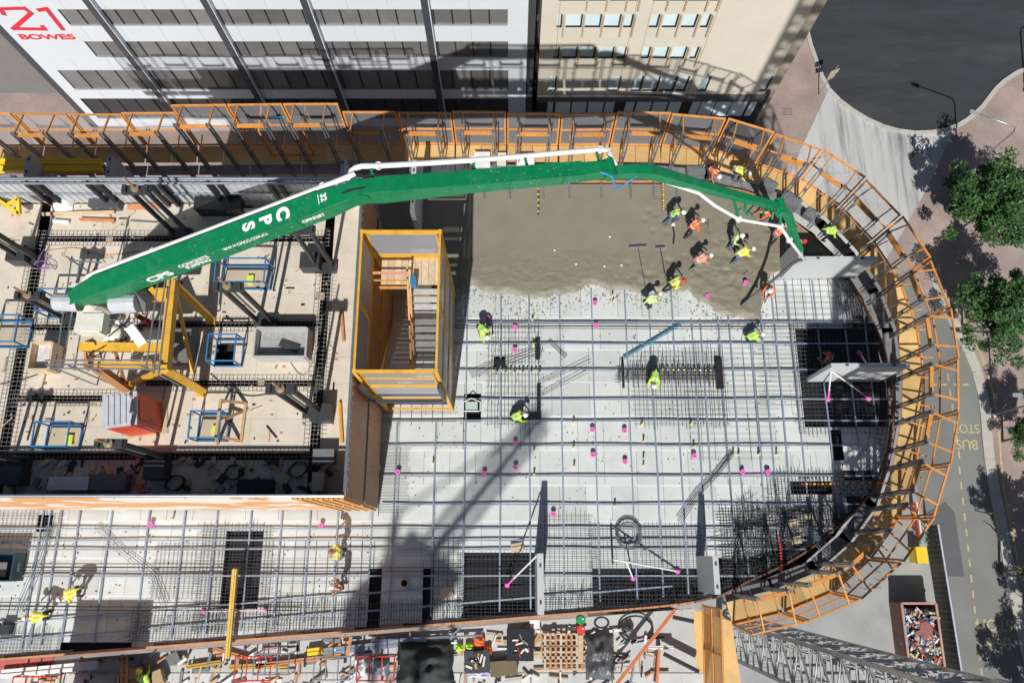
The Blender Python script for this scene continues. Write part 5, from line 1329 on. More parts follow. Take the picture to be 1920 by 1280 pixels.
# delivery pipe: along the north side of sections 1 and 2, then beneath 3 and 4
def pipe(pts, r=.1, n='delivery_pipe'): return MB().tube(pts, r, 10).build(n, WHITEP, t, True)
off = -x1 * .58 + y1 * .15
pipe(spline([A0 + d1n * .35 + off * .6 - y1 * .3, A0 + d1n * .6 + off, A0 + d1 * .5 + off, A0 + d1 * .96 + off, J1 - x1 * .7 - d1n * .1], .4))
off2 = -x2 * .78 + y2 * .1
pipe(spline([J1 - x1 * .5 - d1n * .25, J1 - x1 * .85 - d1n * .1, J1 + off2 * 1.15 + d2n * .25, J1 + off2 * 1.1 + d2n * .8, J1 + d2 * .5 + off2, J2 + off2 - d2n * .2, J2 + off2 * .8 + d2n * .12, J2 + d2n * .3 + off2 * .1], .25), .1)
pw = [J2 + d2n * .3 + off2 * .1, at(1215, 330, 10.0), at(1310, 362, 8.6), at(1340, 385, 7.9), at(1385, 411, 7.0), at(1425, 418, 6.5), at(1463, 424, 5.9), at(1480, 450, 5.0), at(1508, 486, 3.9)]
MB().tube(pw, .075, 10).build('delivery_pipe', WHITEP, t, True)
for c in (pw[4], pw[6], pw[7], J1 + d2 * .45 + off2, J1 + d2n * .8 + off2 * 1.1, J2 + off2 - d2n * .2, A0 + d1 * .3 + off, A0 + d1 * .9 + off):
    MB().lathe(c - Vector((0, 0, .07)), [(.13, 0), (.13, .14)], 10).build('pipe_coupling', WHITEP, t)
for k in (.06, .45, .66, .96):
    c = J1 + d2 * k; MB().beam(c - x2 * .2 + y2 * .15, c + off2 * 1.05, .09, .06).build('pipe_bracket', GREEN, t)
for k in (.3, .6, .88):
    c = A0 + d1 * k; MB().beam(c - x1 * .25 + y1 * .1, c + off, .08, .06).build('pipe_bracket', GREEN, t)
for (a, c) in ((at(1375, 372, 7.8), at(1385, 408, 7.0)), (at(1400, 375, 7.5), at(1396, 395, 7.0)), (at(1440, 385, 6.9), at(1430, 400, 6.5)), (J3, pw[6]), (at(1478, 410, 5.9), pw[7])): MB().beam(a, c, .1, .08).build('pipe_bracket', GREEN, t)
rr = random.Random(6)
for k in range(16):
    p = at(rr.uniform(1370, 1470), rr.uniform(378, 402), 6.9); MB().beam(p, p + Vector((rr.uniform(-.3, .3), rr.uniform(-.3, .1), rr.uniform(-.2, .1))), .06, .06).build('linkage', GREEN, t)
MB().tube(spline([J2 - d2n * .5 + x2 * .2 + y2 * .25, J2 + x2 * .35 + y2 * .1, J2 + x2 * .6 + d2n * .25 - y2 * .4, at(1180, 340, 10.2), at(1195, 328, 10.6)], .15), .04, 7).build('hydraulic_hose', mat('hose_blue', (.06, .25, .55), .4), t, True)
MB().tube(spline([J1 - d1n * .5 + y1 * .3, J1 + x1 * .1 + y1 * .4, J1 + d2n * .4 + y2 * .3], .15), .03, 6).build('hydraulic_hose', RUBBER, t, True)
# edge flanges, splice plates and bolts
for (P0, dv, xn, yn, ws, hs, n_) in ((A0, d1, x1, y1, .37, .39, 14), (J1, d2, x2, y2, .285, .315, 11)):
    for sgn in (-1, 1): MB().beam(P0 + dv * .14 + xn * sgn * ws + yn * hs * .96, P0 + dv * .88 + xn * sgn * ws * .96 + yn * hs * (.96 if P0 is A0 else .92), .03, .03, up=yn).build('edge_flange', GREEN, t)
    for k in (.34, .58, .8): MB().beam(P0 + dv * k + xn * (ws + .015) - yn * hs * .8, P0 + dv * k + xn * (ws + .015) + yn * hs * .7, .05, .02, up=xn).build('splice_plate', GREEN, t)
    for k in range(n_): MB().lathe(P0 + dv * (.16 + .72 * k / n_) + yn * (hs - .015) + xn * ws * .72, [(.022, 0), (.022, .04)], 6).build('bolt', STEEL, t)
# lettering
top = A0 + y1 * .345
def boomtext(body, k, side, size, rot=False, sx=1, lift=0, dy=0, bold=.01):
    c = A0 + d1 * k
    if side == 'top':
        o = c + y1 * (.392 + lift) + x1 * dy
        M = frame(o, x1, d1n) if rot else frame(o, d1n, -x1)
    else:
        o = c + x1 * (.386 + lift) + y1 * dy; M = frame(o, d1n, y1)
    text(body, size, M, WHITE_TXT, t, 'boom_lettering', .004, sx, bold)
boomtext('C', .768, 'top', .64, True, 1.0, 0, -.02, .04); boomtext('P', .71, 'top', .64, True, 1.0, .004, -.02, .03); boomtext('S', .652, 'top', .64, True, 1.0, .01, -.02, .03)
boomtext('32', .905, 'top', .3, True, 1, .0, -.05, .012)
MB().beam(A0 + d1 * .889 + y1 * .392 - x1 * .22, A0 + d1 * .889 + y1 * .392 + x1 * .14, .03, .008, up=y1).build('boom_lettering', WHITE_TXT, t)
boomtext('CPB32ST', .85, 'side', .24, False, .95, .0, .08); boomtext('WWW.CPSCO.COM.AU', .625, 'side', .24, False, .7, .0, .2, .006)
boomtext('CPS', .305, 'side', .5, False, 1.25, .012, .02, .02); boomtext('CONCRETE', .44, 'side', .28, False, .85, .012, .18); boomtext('PUMPING', .44, 'side', .28, False, .85, .012, -.08)
b = MB(); rs = random.Random(14)
for k in range(130):
    q = rs.random(); P0, dv, xn, yn, ws, hs = ((A0, d1, x1, y1, .36, .4) if q < .45 else (J1, d2, x2, y2, .27, .32)); f = rs.uniform(.15, .86); r_ = rs.uniform(.008, .03)
    if rs.random() < .5: b.box(P0 + dv * f + xn * rs.uniform(-ws, ws) * .9 + yn * (hs * (.97 if f > .3 else 1.0) - .005), (r_ * 2, r_ * 1.4, .02), rs.uniform(0, 3))
    else: b.box(P0 + dv * f + xn * (ws + .012) + yn * rs.uniform(-hs, hs) * .7, (r_ * 2, .03, r_ * 1.6), math.atan2(dv.y, dv.x))
b.build('concrete_splatter', mat('dried_splatter', (.2, .33, .25), .9), t)['kind'] = 'stuff'
# rubber end hose down to the pour
hose = spline([at(1508, 486, 3.9), at(1490, 492, 3.3), at(1450, 525, 1.7), at(1412, 555, .6), at(1390, 574, .32)], .2)
tag(MB().tube(hose, .075, 9).build('end_hose', mat('hose_grey', (.12, .12, .125), .55), None, True), 'thick grey rubber hose hanging from the boom tip into the pour', 'hose')

# ============================================================ TOWER CRANE (mast beside the floor)
MX, MY, MW = 15.2, -5.25, 2.2
t = thing('tower_crane', 'grey lattice tower crane mast rising beside the south east screens', 'crane', (MX, MY, GZ))
CR = mat('crane_grey', (.46, .47, .46), .5, .3, .2, 3)
def mast_section(z0, z1):
    h = MW / 2; b = MB(); c = [(MX - h, MY - h), (MX + h, MY - h), (MX + h, MY + h), (MX - h, MY + h)]
    for x, y in c: b.beam((x, y, z0), (x, y, z1), .17, .17, up=(0, 1, 0))
    for i in range(4):
        p, q = c[i], c[(i + 1) % 4]; nz = 2; s = (z1 - z0) / nz
        for k in range(nz):
            za, zb = z0 + k * s, z0 + (k + 1) * s
            b.beam((*p, za), (*q, zb), .08, .08) if k % 2 == 0 else b.beam((*q, za), (*p, zb), .08, .08)
            b.beam((*p, za), (*q, za), .07, .07)
    for k in range(6):
        z = z0 + (z1 - z0) * k / 6; b.beam((MX - .2, MY + .5, z), (MX + .2, MY + .5, z), .03, .03)
    b.box((MX, MY, z0 + .04), (MW * .8, MW * .5, .04))
    b.build('mast_section', CR, t)
z = GZ
while z < 60: mast_section(z, z + 2.6); z += 2.6
b = MB()
for dx, dy in ((-.25, .45), (.25, .45), (-.6, -.4)): b.tube([(MX + dx, MY + dy, GZ), (MX + dx, MY + dy, 60)], .03, 6)
b.build('ladder_and_cables', BLACK, t)
b = MB(); rr = random.Random(40)
for k in range(90):
    z = GZ + 6 + k * .32; b.box((MX + rr.uniform(-.5, .5), MY + rr.uniform(-.5, .8), z), (rr.uniform(.1, .3), rr.uniform(.1, .3), .1))
b.build('mast_fittings', CR, t)['kind'] = 'stuff'
MB().box((MX, MY, 62.9), (2.4, 2.4, 1.2)).build('slewing_ring', CR, t)
MB().box((MX + 1.6, MY - 1.0, 64.0), (1.3, 1.6, 2.0)).build('cab', WHITEP, t)
jd = Vector((.96, .28, 0)); js = Vector((jd.y, -jd.x, 0)); J0 = Vector((MX, MY, 63.6)); JL = 46; b = MB()
for k in range(23):
    p, q = J0 + jd * k * 2, J0 + jd * (k + 1) * 2; up = Vector((0, 0, 1.5))
    for s in (-.75, .75): b.beam(p + js * s, q + js * s, .14, .14); b.beam(p + js * s, (p + q) / 2 + up, .09, .09); b.beam(q + js * s, (p + q) / 2 + up, .09, .09)
    b.beam(p - js * .75, q + js * .75, .09, .09); b.beam(p + up + jd, q + up + jd, .16, .16)
b.build('jib', CR, t)
MB().box(J0 + jd * 27 + Vector((0, 0, -.3)), (2.6, 2.2, .8), math.atan2(jd.y, jd.x)).build('trolley', CR, t)
b = MB()
for k in range(7):
    p, q = J0 - jd * k * 2, J0 - jd * (k + 1) * 2
    for s in (-.7, .7): b.beam(p + js * s, q + js * s, .2, .2)
    b.beam(p - js * .7, q + js * .7, .1, .1)
b.build('counter_jib', CR, t); MB().box(J0 - jd * 12.8 - Vector((0, 0, 1.2)), (2.0, 2.2, 2.6), math.atan2(jd.y, jd.x)).build('counterweight', CONC, t)

t = thing('luffing_crane', 'grey luffing tower crane standing behind the loading deck', 'crane', (-8.2, -32.9, GZ))
b = MB(); c = [(-9.2, -33.9), (-7.2, -33.9), (-7.2, -31.9), (-9.2, -31.9)]
for i in range(4):
    p, q = c[i], c[(i + 1) % 4]; b.beam((*p, GZ), (*p, 32.4), .18, .18, up=(0, 1, 0))
    for k in range(19): b.beam((*p, GZ + k * 2.65), (*q, GZ + (k + 1) * 2.65), .09, .09)
b.build('mast', CR, t)
MB().box((-8.2, -33.4, 33.2), (3.0, 4.0, .5), RAD(-40)).build('machine_deck', CR, t); MB().box((-8.5, -33.9, 34.2), (1.4, 1.8, 1.5), RAD(-40)).build('winch_house', CR, t); MB().box((-9.9, -35.0, 33.6), (1.8, 1.2, 1.6), RAD(-40)).build('counterweight', CONC, t)
F0, F1 = Vector((-7.5, -32.6, 33.6)), Vector((-2.6, -31.1, 39)); b = MB(); dd = (F1 - F0); ss = Vector((0, 1, 0)); uu = dd.cross(ss).normalized()
for s1, s2 in ((-.4, -.4), (.4, -.4), (.4, .4), (-.4, .4)): b.beam(F0 + ss * s1 + uu * s2, F1 + ss * s1 * .8 + uu * s2 * .8, .17, .17)
for k in range(12):
    p, q = F0 + dd * k / 12, F0 + dd * (k + 1) / 12; b.beam(p + ss * .4, q - ss * .4, .1, .1); b.beam(p - ss * .4 + uu * .4, q + ss * .4 - uu * .4, .1, .1); b.beam(p + ss * .4 - uu * .4, q - ss * .4 + uu * .4, .1, .1)
b.beam(F1, Vector((-9.2, -34.2, 37.5)), .1, .1); b.beam(Vector((-8.8, -33.8, 33.6)), Vector((-9.2, -34.2, 37.5)), .22, .22); b.beam(Vector((-9.8, -34.8, 33.6)), Vector((-9.2, -34.2, 37.5)), .18, .18)
b.build('jib', CR, t)

# ============================================================ LOWER LOADING DECK (south strip)
LZ = -1.1
ld_ = [Vector((-26, -4.75, 0)), at(0, 1240, LZ), at(1300, 1136, LZ)]
b = MB(); b.prism([(-26, -5.0), (8.3, -2.35), (8.3, -9.5), (-26, -9.5)], LZ - .3, LZ - .08); struct('loading_deck', b, CONC)
rr = random.Random(15); dk = bpy.data.objects['loading_deck']; x = -26
wd = mat('pale_deck_sheet', (.56, .56, .54), .7, 0, .08, 1.2, stain=.4, stainc=(.4, .38, .34), rnd=.1)
while x < 8.2:
    for (ya, yb_) in ((-9.4, -7.2), (-7.18, -5.1)):
        piece('deck_sheet', (x + .6, (ya + yb_) / 2, LZ - .06 + rr.uniform(0, .006)), (1.19, yb_ - ya, .03), wd, dk)
    x += 1.2
MB().prism([(8.3, -2.4), (8.3, -9.5), (10.6, -9.5), (10.0, -2.9)], LZ - .3, LZ - .06).build('ply_platform', PLY, dk)
MB().prism([(8.3, -9.5), (8.3, -2.6), (5.2, -2.9), (5.2, -9.5)], GZ + .1, LZ - .31).build('deck_support', mat('shadow_concrete', (.25, .25, .25), .8), dk)  # even, darker grey concrete for the support
def lay(name, u0, v0, u1, v1, w, h, m, lab, cat, z=LZ, lift=0):
    b = MB(); p, q = at(u0, v0, z + h / 2 + lift), at(u1, v1, z + h / 2 + lift); b.beam(p, q, w, h); s = (q - p).normalized().cross(Vector((0, 0, 1))); b.beam(p + s * w * .2 + Vector((0, 0, h * .55)), q + s * w * .2 + Vector((0, 0, h * .55)), w * .35, h * .25)
    tag(b.build(name, m), lab, cat)
lay('timber', 480, 1248, 640, 1228, .2, .12, TIMBER_O, 'orange timber behind the red trestles', 'timber')
lay('timber', 430, 1250, 540, 1246, .22, .12, mat('ochre_wood', (.5, .33, .06), .6), 'ochre yellow timber inside the red trestle', 'timber')
lay('timber', 350, 1250, 415, 1240, .18, .14, MATS['ochre_wood'], 'short ochre timber left of the yellow beam end', 'timber')
lay('timber', 400, 1215, 470, 1235, .16, .12, TIMBER_O, 'orange timber crossing under the yellow beam', 'timber')
lay('yellow_block', 577, 1222, 605, 1218, .3, .2, BRIGHTY, 'bright yellow block end at the stacked pipes', 'block')
lay('steel_plank', 605, 1221, 800, 1200, .3, .1, GALV, 'grey steel planks stacked below the edge board', 'planks')
lay('steel_tube', 700, 1200, 905, 1190, .08, .08, GALV, 'long thin steel tube beside the black bin', 'tube', LZ, .1)
lay('steel_tube', 842, 1196, 868, 1172, .08, .08, GALV, 'short steel tube leaning on the long one', 'tube', LZ, .15)
lay('white_beam', 5, 1262, 185, 1245, .35, .25, WHITEP, 'long white steel beam at the lower left', 'beam')
lay('red_sheet', -20, 1250, 100, 1242, .5, .06, mat('faded_red', (.5, .12, .1), .7), 'faded red sheet along the lower left floor edge', 'sheet')
lay('orange_tube', 1150, 1290, 1266, 1142, .13, .12, mat('orange_tube', (.68, .22, .08), .5), 'long orange tube slanting across the loading deck', 'tube', LZ, .9)
lay('steel_channel', 1245, 1225, 1310, 1258, .18, .2, DSTEEL, 'dark steel channel on the ply platform, lower', 'channel', LZ, .5)
lay('steel_channel', 1262, 1156, 1300, 1164, .18, .2, DSTEEL, 'dark steel channel on the ply platform, upper', 'channel', LZ, .5)
lay('orange_tube', 1236, 1218, 1230, 1300, .12, .12, MATS['orange_tube'], 'short orange tube at the edge of the ply platform', 'tube', LZ, .4)
lay('timber', 1000, 1254, 1096, 1249, .07, .07, TIMBER_O, 'thin orange batten with a red tip on the loading deck', 'timber')
lay('white_beam', 1215, 1213, 1262, 1213, .14, .14, WHITEP, 'short white beam beside the slanting orange tube', 'beam', LZ, .3)
def cage(u0, v0, u1, v1, h, m, lab, bars=3, name='trestle_cage'):
    x0, x1 = at(u0, v1, LZ + h).x, at(u1, v1, LZ + h).x; y0, y1 = at(u0, v1, LZ + h).y, at(u0, v0, LZ + h).y
    t = thing(name, lab, 'trestle', ((x0 + x1) / 2, (y0 + y1) / 2, LZ)); r = .03
    for x in (x0, x1):
        for y in (y0, y1): MB().tube([(x, y, LZ - .04), (x, y, LZ + h)], r, 6).build('leg', m, t)
    for y in (y0, y1): MB().tube([(x0, y, LZ + h), (x1, y, LZ + h)], r, 6).build('long_rail', m, t)
    for k in range(bars + 1): x = x0 + (x1 - x0) * k / bars; MB().tube([(x, y0, LZ + h), (x, y1, LZ + h)], r, 6).build('cross_bar', m, t)
cage(438, 1230, 505, 1275, .9, REDP, 'red tubular trestle under the yellow beam end')
cage(474, 1225, 540, 1264, 1.0, GALV, 'grey tubular trestle over the ochre timbers')
cage(587, 1230, 655, 1274, 1.0, GALV, 'grey tubular trestle between the red trestles')
cage(668, 1230, 738, 1275, .9, REDP, 'red tubular trestle holding crumpled plastic')
cage(20, 1268, 92, 1300, .9, REDP, 'red tubular trestle at the lower left corner')
def heap(u, v, z, sx, sy, h, m, lab, name, cat, seed=1, G=18):
    p = at(u, v, z); vs = []
    for i in range(G):
        for j in range(G):
            x, y = i / (G - 1) * 2 - 1, j / (G - 1) * 2 - 1; k = max(0, 1 - max(abs(x), abs(y)) ** 3)
            vs.append(p + Vector((x * sx / 2 * (1 + .12 * noise.noise(Vector((x * 2, y * 2, seed)))), y * sy / 2 * (1 + .12 * noise.noise(Vector((y * 2, x * 2, seed + 3)))), k * h * (1 + .6 * noise.noise(Vector((x * 2.5, y * 2.5, seed + 7)))))))
    b = MB(); b.add(vs, [(i * G + j, (i + 1) * G + j, (i + 1) * G + j + 1, i * G + j + 1) for i in range(G - 1) for j in range(G - 1)])
    tag(b.build(name, m, None, True), lab, cat)
heap(680, 1245, LZ, .8, 1.0, .7, CLEARP, 'crumpled clear plastic wrap on the red trestle', 'plastic_wrap', 'plastic', 2)
heap(715, 1252, LZ, .7, .7, .35, mat('blue_grey_bag', (.35, .4, .46), .4), 'blue grey plastic bag beside the clear wrap', 'plastic_bag', 'bag', 5)
heap(798, 1242, LZ, 2.5, 1.9, .75, TARP, 'big black tarpaulin bag of waste on the loading deck', 'waste_bag', 'bag', 9, 26)
heap(1124, 1228, LZ, 1.3, 2.0, .5, mat('grey_tarp', (.1, .105, .11), .4, 0, .35, 4, bump=.5, bscale=6), 'dark grey plastic cover over a stack beside the pallets', 'plastic_cover', 'cover', 4, 26)
heap(895, 1262, LZ, 1.0, .35, .18, mat('lilac_cloth', (.55, .55, .75), .8), 'pale lilac cloth roll among the tools', 'cloth', 'cloth', 6)
for (u, v, m, lab, s) in ((862, 1213, LIME, 'lime vest lying beside the black bag, left', .35), (880, 1212, LIME, 'lime vest lying beside the black bag, right', .4), (899, 1202, ORCL, 'orange vest thrown down by the tools, upper', .5), (914, 1217, ORCL, 'orange vest thrown down by the tools, lower', .4), (920, 1247, LIME, 'lime vest heaped beside the timber offcuts', .42)):
    heap(u, v, LZ + .02, s, s * .9, .22, m, lab, 'vest_heap', 'vest', u)
def crate(u, v, sx, sy, h, m, lab, cat='crate', name='crate', rz=0):
    t = lump(name, u, v, LZ, sx, sy, h, m, lab, cat, rz)
lump('tool_chest', 975, 1205, LZ, 1.15, 1.3, .6, BLACK, 'open black tool chest with blue front on the loading deck', 'chest', 0, True, FILM)
lump('tool_tray', 895, 1238, LZ, 1.1, .9, .25, DSTEEL, 'dark tool tray beside the black bag', 'tray', .05)
lump('timber_stack', 945, 1250, LZ, 1.15, .6, .3, mat('dark_timber', (.16, .12, .06), .7), 'stack of dark timber offcuts on the loading deck', 'timber', .1)
lump('carton', 260, 1258, LZ, .5, .45, .4, CARD, 'brown carton beside the lime-vested kneeling worker', 'carton', .1)
lump('carton', 300, 1268, LZ, .5, .6, .35, CARD, 'crushed brown carton behind the kneeling worker', 'carton', .4)
lump('carton', 265, 1276, LZ, .7, .3, .3, CARD, 'long brown carton at the frame edge', 'carton', .05)
lump('grey_sack', 330, 1232, LZ, .5, .45, .3, TOOLG, 'grey sack above the ochre timber', 'sack', .5)
lump('white_tub', 1002, 1168, LZ, .42, .35, .4, WHITEP, 'white plastic tub below the edge-on panel', 'tub')
for (u, v, m, lab) in ((1088, 1160, mat('drum_green', (.02, .3, .08), .4), 'small green drum by the yellow edge batten'), (1088, 1178, REDP, 'small red drum below the green one')):
    p = at(u, v, LZ); t = thing('drum', lab, 'drum', p); MB().lathe(p, [(.2, 0), (.21, .05), (.2, .25), (.21, .3), (.2, .45), (.17, .47)], 14).build('body', m, t); MB().lathe(p + Vector((.08, .05, .47)), [(.04, 0), (.04, .04)], 8).build('cap', WHITEP, t)
# pallets and covered stack
def pallet(u, v, lab, sx=1.9, sy=.55):
    p = at(u, v, LZ); t = thing('pallet', lab, 'pallet', p)
    for k in range(8): MB().box(p + Vector((-sx / 2 + (k + .5) * sx / 8, 0, .3)), (.1, sy, .03)).build('slat', TIMBER_O if k % 3 else PLANK, t)
    for s in (-1, 0, 1): MB().box(p + Vector((0, s * sy / 2.1, .22)), (sx, .06, .12)).build('bearer', PLANK, t)
pallet(1056, 1198, 'timber pallet rack beside the grey cover, upper'); pallet(1056, 1220, 'timber pallet rack beside the grey cover, middle'); pallet(1056, 1241, 'timber pallet rack beside the grey cover, lower')
lay('timber', 1089, 1190, 1088, 1242, .22, .1, PLANK, 'pale plank standing over the pallet ends', 'timber', LZ, .35)
for (u, v, R, lab) in ((1128, 1166, .34, 'black hose coil hung over the grey cover'), (1192, 1178, .8, 'wide loop of black hose on the white deck'), (1178, 1146, .14, 'small hose loop at the edge batten')):
    b = MB(); c = at(u, v, LZ + (.6 if u < 1150 else .06))
    for k in range(3): b.tube([c + Vector(((R - k * .035) * math.cos(a * .262), (R - k * .035) * .72 * math.sin(a * .262), .012 * k)) for a in range(25)], .018, 5)
    tag(b.build('hose_coil', RUBBER), lab, 'hose')
for (u, v, s, lab) in ((1176, 1180, .5, 'dark mitre saw lying in the hose loop'), (1187, 1200, .3, 'pale cordless vacuum beside the hose loop')):
    p = at(u, v, LZ); t = thing('power_tool', lab, 'tool', p, .5); MB().box((0, 0, .12), (s, s * .6, .16)).build('body', DSTEEL if s > .4 else CREAM, t, local=True); MB().lathe((0, 0, .2), [(s * .3, 0), (s * .3, .05), (s * .1, .06)], 12).build('disc', STEEL, t, local=True); MB().tube([(-s * .4, 0, .2), (-s * .2, 0, .38), (s * .3, 0, .3)], .025, 6).build('handle', BLACK, t, local=True)
# orange upright frame at the left of the strip and side screen of the ply platform
t = thing('scaffold_ladder', 'orange tubular ladder standing below the south edge', 'ladder', at(232, 1265, LZ))
for u in (229, 238): MB().tube([at(u, 1226, LZ + .6), at(u - 2, 1300, LZ + .6)], .06, 7).build('rail', TIMBER_O, t)
for v in (1238, 1265, 1290): MB().tube([at(228, v, LZ + .6), at(238, v, LZ + .6)], .04, 6).build('rung', TIMBER_O, t)
MB().tube([at(232, 1250, LZ), at(232, 1250, LZ + .6)], .05, 6).build('leg', TIMBER_O, t)
t = thing('platform_screen', 'orange framed mesh screen on the east side of the ply platform', 'screen', (10.3, -5, LZ))
a, c = at(1318, 1135, LZ), at(1322, 1300, LZ); up = Vector((.2, 0, 2.4))
for p, q in ((a, c), (a + up, c + up), (a, a + up), (c, c + up), ((a + c) / 2, (a + c) / 2 + up), (a + up / 2, c + up / 2)): MB().beam(p, q, .08, .08).build('rail', ORANGE, t)
b = MB(); b.add([a, c, c + up, a + up], [(0, 1, 2, 3)]); b.build('mesh_sheet', PERFO, t)

b = MB(); rr = random.Random(99); om = [PLANK, TIMBER_O, WHITEP, STEEL, BLACK, CARD]
for k in range(430):
    u, v = rr.uniform(20, 1240), rr.uniform(1175, 1300)
    if v < 1250 - u * .085: continue
    p = at(u, v, LZ + rr.uniform(-.02, .12)); a = rr.choice((0, .1, -.1, 1.57, 1.4, .6, rr.uniform(0, 3))); L_ = rr.uniform(.1, .9)
    b.box(p, (L_, rr.uniform(.03, .14), rr.uniform(.03, .1)), a, rr.randrange(6))
tag(b.build('offcuts', om), 'scattered timber and steel offcuts littering the loading deck', 'offcuts', kind='stuff')

t = thing('site_shed', 'unseen grey box added on the loading deck to cast a shadow', 'shed', (-18.1, -7.4, LZ))  # box added mostly out of view, shaped to throw a square floor shadow
MB().span((-19.7, -8.9, LZ - .05), (-16.5, -6.25, 4.3)).build('body', mat('shed_grey', (.4, .41, .42), .6), t); MB().span((-19.8, -9.0, 4.3), (-16.4, -6.15, 4.42)).build('roof', STEEL, t)
MB().span((-18.6, -6.25, LZ), (-17.7, -6.2, 1.1)).build('door', DSTEEL, t)

rt = random.Random(71)
for o in [q for q in bpy.data.objects if q.name.split('.')[0] in ('tool_tray', 'tool_chest') and q.type == 'EMPTY' and q.location.z < -.5]:
    for k in range(12): MB().box((rt.uniform(-.42, .42), rt.uniform(-.4, .4), (.66 if 'chest' in o.name else .31)), (rt.uniform(.08, .45), rt.uniform(.04, .12), .06), rt.uniform(0, 3)).build('tool', rt.choice([STEEL, REDP, WHITEP, BLACK, YELLOW, CREAM]), o, local=True)

# ============================================================ PEOPLE
SKIN = mat('skin', (.42, .24, .16), .6, 0, .06)
def ik(a, c, l1, l2, pole):
    d = c - a; L = min(d.length, l1 + l2 - .01); dn = d.normalized(); c = a + dn * L
    x = (l1 * l1 - l2 * l2 + L * L) / (2 * L); h = math.sqrt(max(0, l1 * l1 - x * x))
    p = pole - dn * pole.dot(dn); p.normalize(); return a + dn * x + p * h, c
def figure(pz, lean, feet, hands, head=0.0, py=0.0):
    """one continuous body; local +y is forward. returns (mesh, vest mesh, hat matrix)"""
    V = Vector; segs = []
    def sg(a, c, ra, rc, lab): segs.append((a, c, ra, rc, lab))
    pel = V((0, py, pz)); l = RAD(lean); ax = V((0, math.sin(l), math.cos(l))); fw = V((0, math.cos(l), -math.sin(l)))
    waist = pel + ax * .12; chest = pel + ax * .36; neck = pel + ax * .54
    l2 = RAD(min(100, lean + head)); hx = V((0, math.sin(l2), math.cos(l2))); hf = V((0, math.cos(l2), -math.sin(l2)))
    hc = neck + hx * .19 + hf * .03
    sg(pel + V((-.07, 0, 0)), pel + V((.07, 0, 0)), .135, .135, 'trouser'); sg(pel, waist, .14, .135, 'vest'); sg(waist + V((-.05, 0, 0)), chest + V((-.08, 0, 0)), .125, .135, 'vest'); sg(waist + V((.05, 0, 0)), chest + V((.08, 0, 0)), .125, .135, 'vest')
    sg(chest + V((-.13, 0, 0)) + ax * .08, chest + V((.13, 0, 0)) + ax * .08, .085, .085, 'vest'); sg(chest + ax * .1, neck, .09, .065, 'vest'); sg(neck, hc - hx * .05, .058, .06, 'skin')
    sg(hc - hx * .05 + hf * .02, hc + hx * .03, .078, .1, 'skin'); sg(hc + hf * .1 - hx * .01, hc + hf * .118 - hx * .03, .016, .018, 'skin')
    for s in (-1, 1): sg(hc + V((s * .095, 0, 0)) - hx * .01, hc + V((s * .1, 0, 0)) - hx * .03, .018, .016, 'skin')
    for s, f in zip((-1, 1), feet):
        hip = pel + V((s * .1, 0, -.02)); ank = V((f[0], f[1], f[2] if len(f) > 2 else .09)); kn, ank = ik(hip, ank, .44, .43, V((s * .15, 1, .1)))
        sg(hip, kn, .1, .068, 'trouser'); sg(kn, kn.lerp(ank, .35), .066, .066, 'trouser'); sg(kn.lerp(ank, .35), ank, .066, .05, 'trouser'); sg(ank, ank + V((0, -.03, -.04)), .05, .045, 'boot'); sg(ank + V((0, -.03, -.045)), ank + V((s * .03, .17, -.05)), .045, .038, 'boot')
    for s, h in zip((-1, 1), hands):
        sh = chest + V((s * .2, 0, 0)) + ax * .09; wr = V(h); el, wr = ik(sh, wr, .3, .27, V((s * .7, -.6, -.5)))
        sg(sh, el, .062, .048, 'sleeve'); sg(el, wr, .046, .03, 'sleeve2'); d = (wr - el).normalized(); sd = d.cross(V((0, 0, 1)));
        if sd.length < .1: sd = V((1, 0, 0))
        sd.normalize(); nn = sd.cross(d); kn_ = wr + d * .085
        sg(wr, kn_ + sd * .022, .026, .022, 'skin'); sg(wr, kn_ - sd * .022, .026, .022, 'skin')
        for k, ln in enumerate((.07, .08, .075, .06)):
            b0 = kn_ + sd * (.033 - .022 * k); m_ = b0 + d * ln * .5 - nn * .012; sg(b0, m_, .0115, .0105, 'skin'); sg(m_, m_ + d * ln * .35 - nn * .03, .0105, .0095, 'skin')
        t0 = wr + d * .03 + sd * .03 * s; sg(t0, t0 + d * .045 + sd * .035 * s, .0125, .011, 'skin'); sg(t0 + d * .045 + sd * .035 * s, t0 + d * .08 + sd * .03 * s - nn * .015, .011, .01, 'skin')
    bm = bmesh.new()
    for a, c, ra, rc, lab in segs:
        d = c - a; L = d.length; q = d.to_track_quat('Z', 'Y').to_matrix().to_4x4(); n = 10 if max(ra, rc) > .03 else 7; rows = []
        prof = [(ra * math.sin(x), -ra * math.cos(x)) for x in (.35, .8, 1.25)] + [(rc * math.cos(x), L + rc * math.sin(x)) for x in (.3, .75, 1.2)]
        for r, z in prof: rows.append([bm.verts.new(a + (q @ V((r * math.cos(6.2832 * k / n), r * math.sin(6.2832 * k / n), z)))) for k in range(n)])
        for i in range(len(rows) - 1):
            for k in range(n): bm.faces.new((rows[i][k], rows[i][(k + 1) % n], rows[i + 1][(k + 1) % n], rows[i + 1][k]))
        bm.faces.new(rows[0][::-1]); bm.faces.new(rows[-1])
    me = bpy.data.meshes.new('body'); bm.to_mesh(me); bm.free()
    o = bpy.data.objects.new('body', me); COL.objects.link(o); md = o.modifiers.new('r', 'REMESH'); md.mode = 'VOXEL'; md.voxel_size = .0125
    sm = o.modifiers.new('s', 'SMOOTH'); sm.iterations = 2; sm.factor = .4
    dg = bpy.context.evaluated_depsgraph_get(); body = bpy.data.meshes.new_from_object(o.evaluated_get(dg)); bpy.data.objects.remove(o)
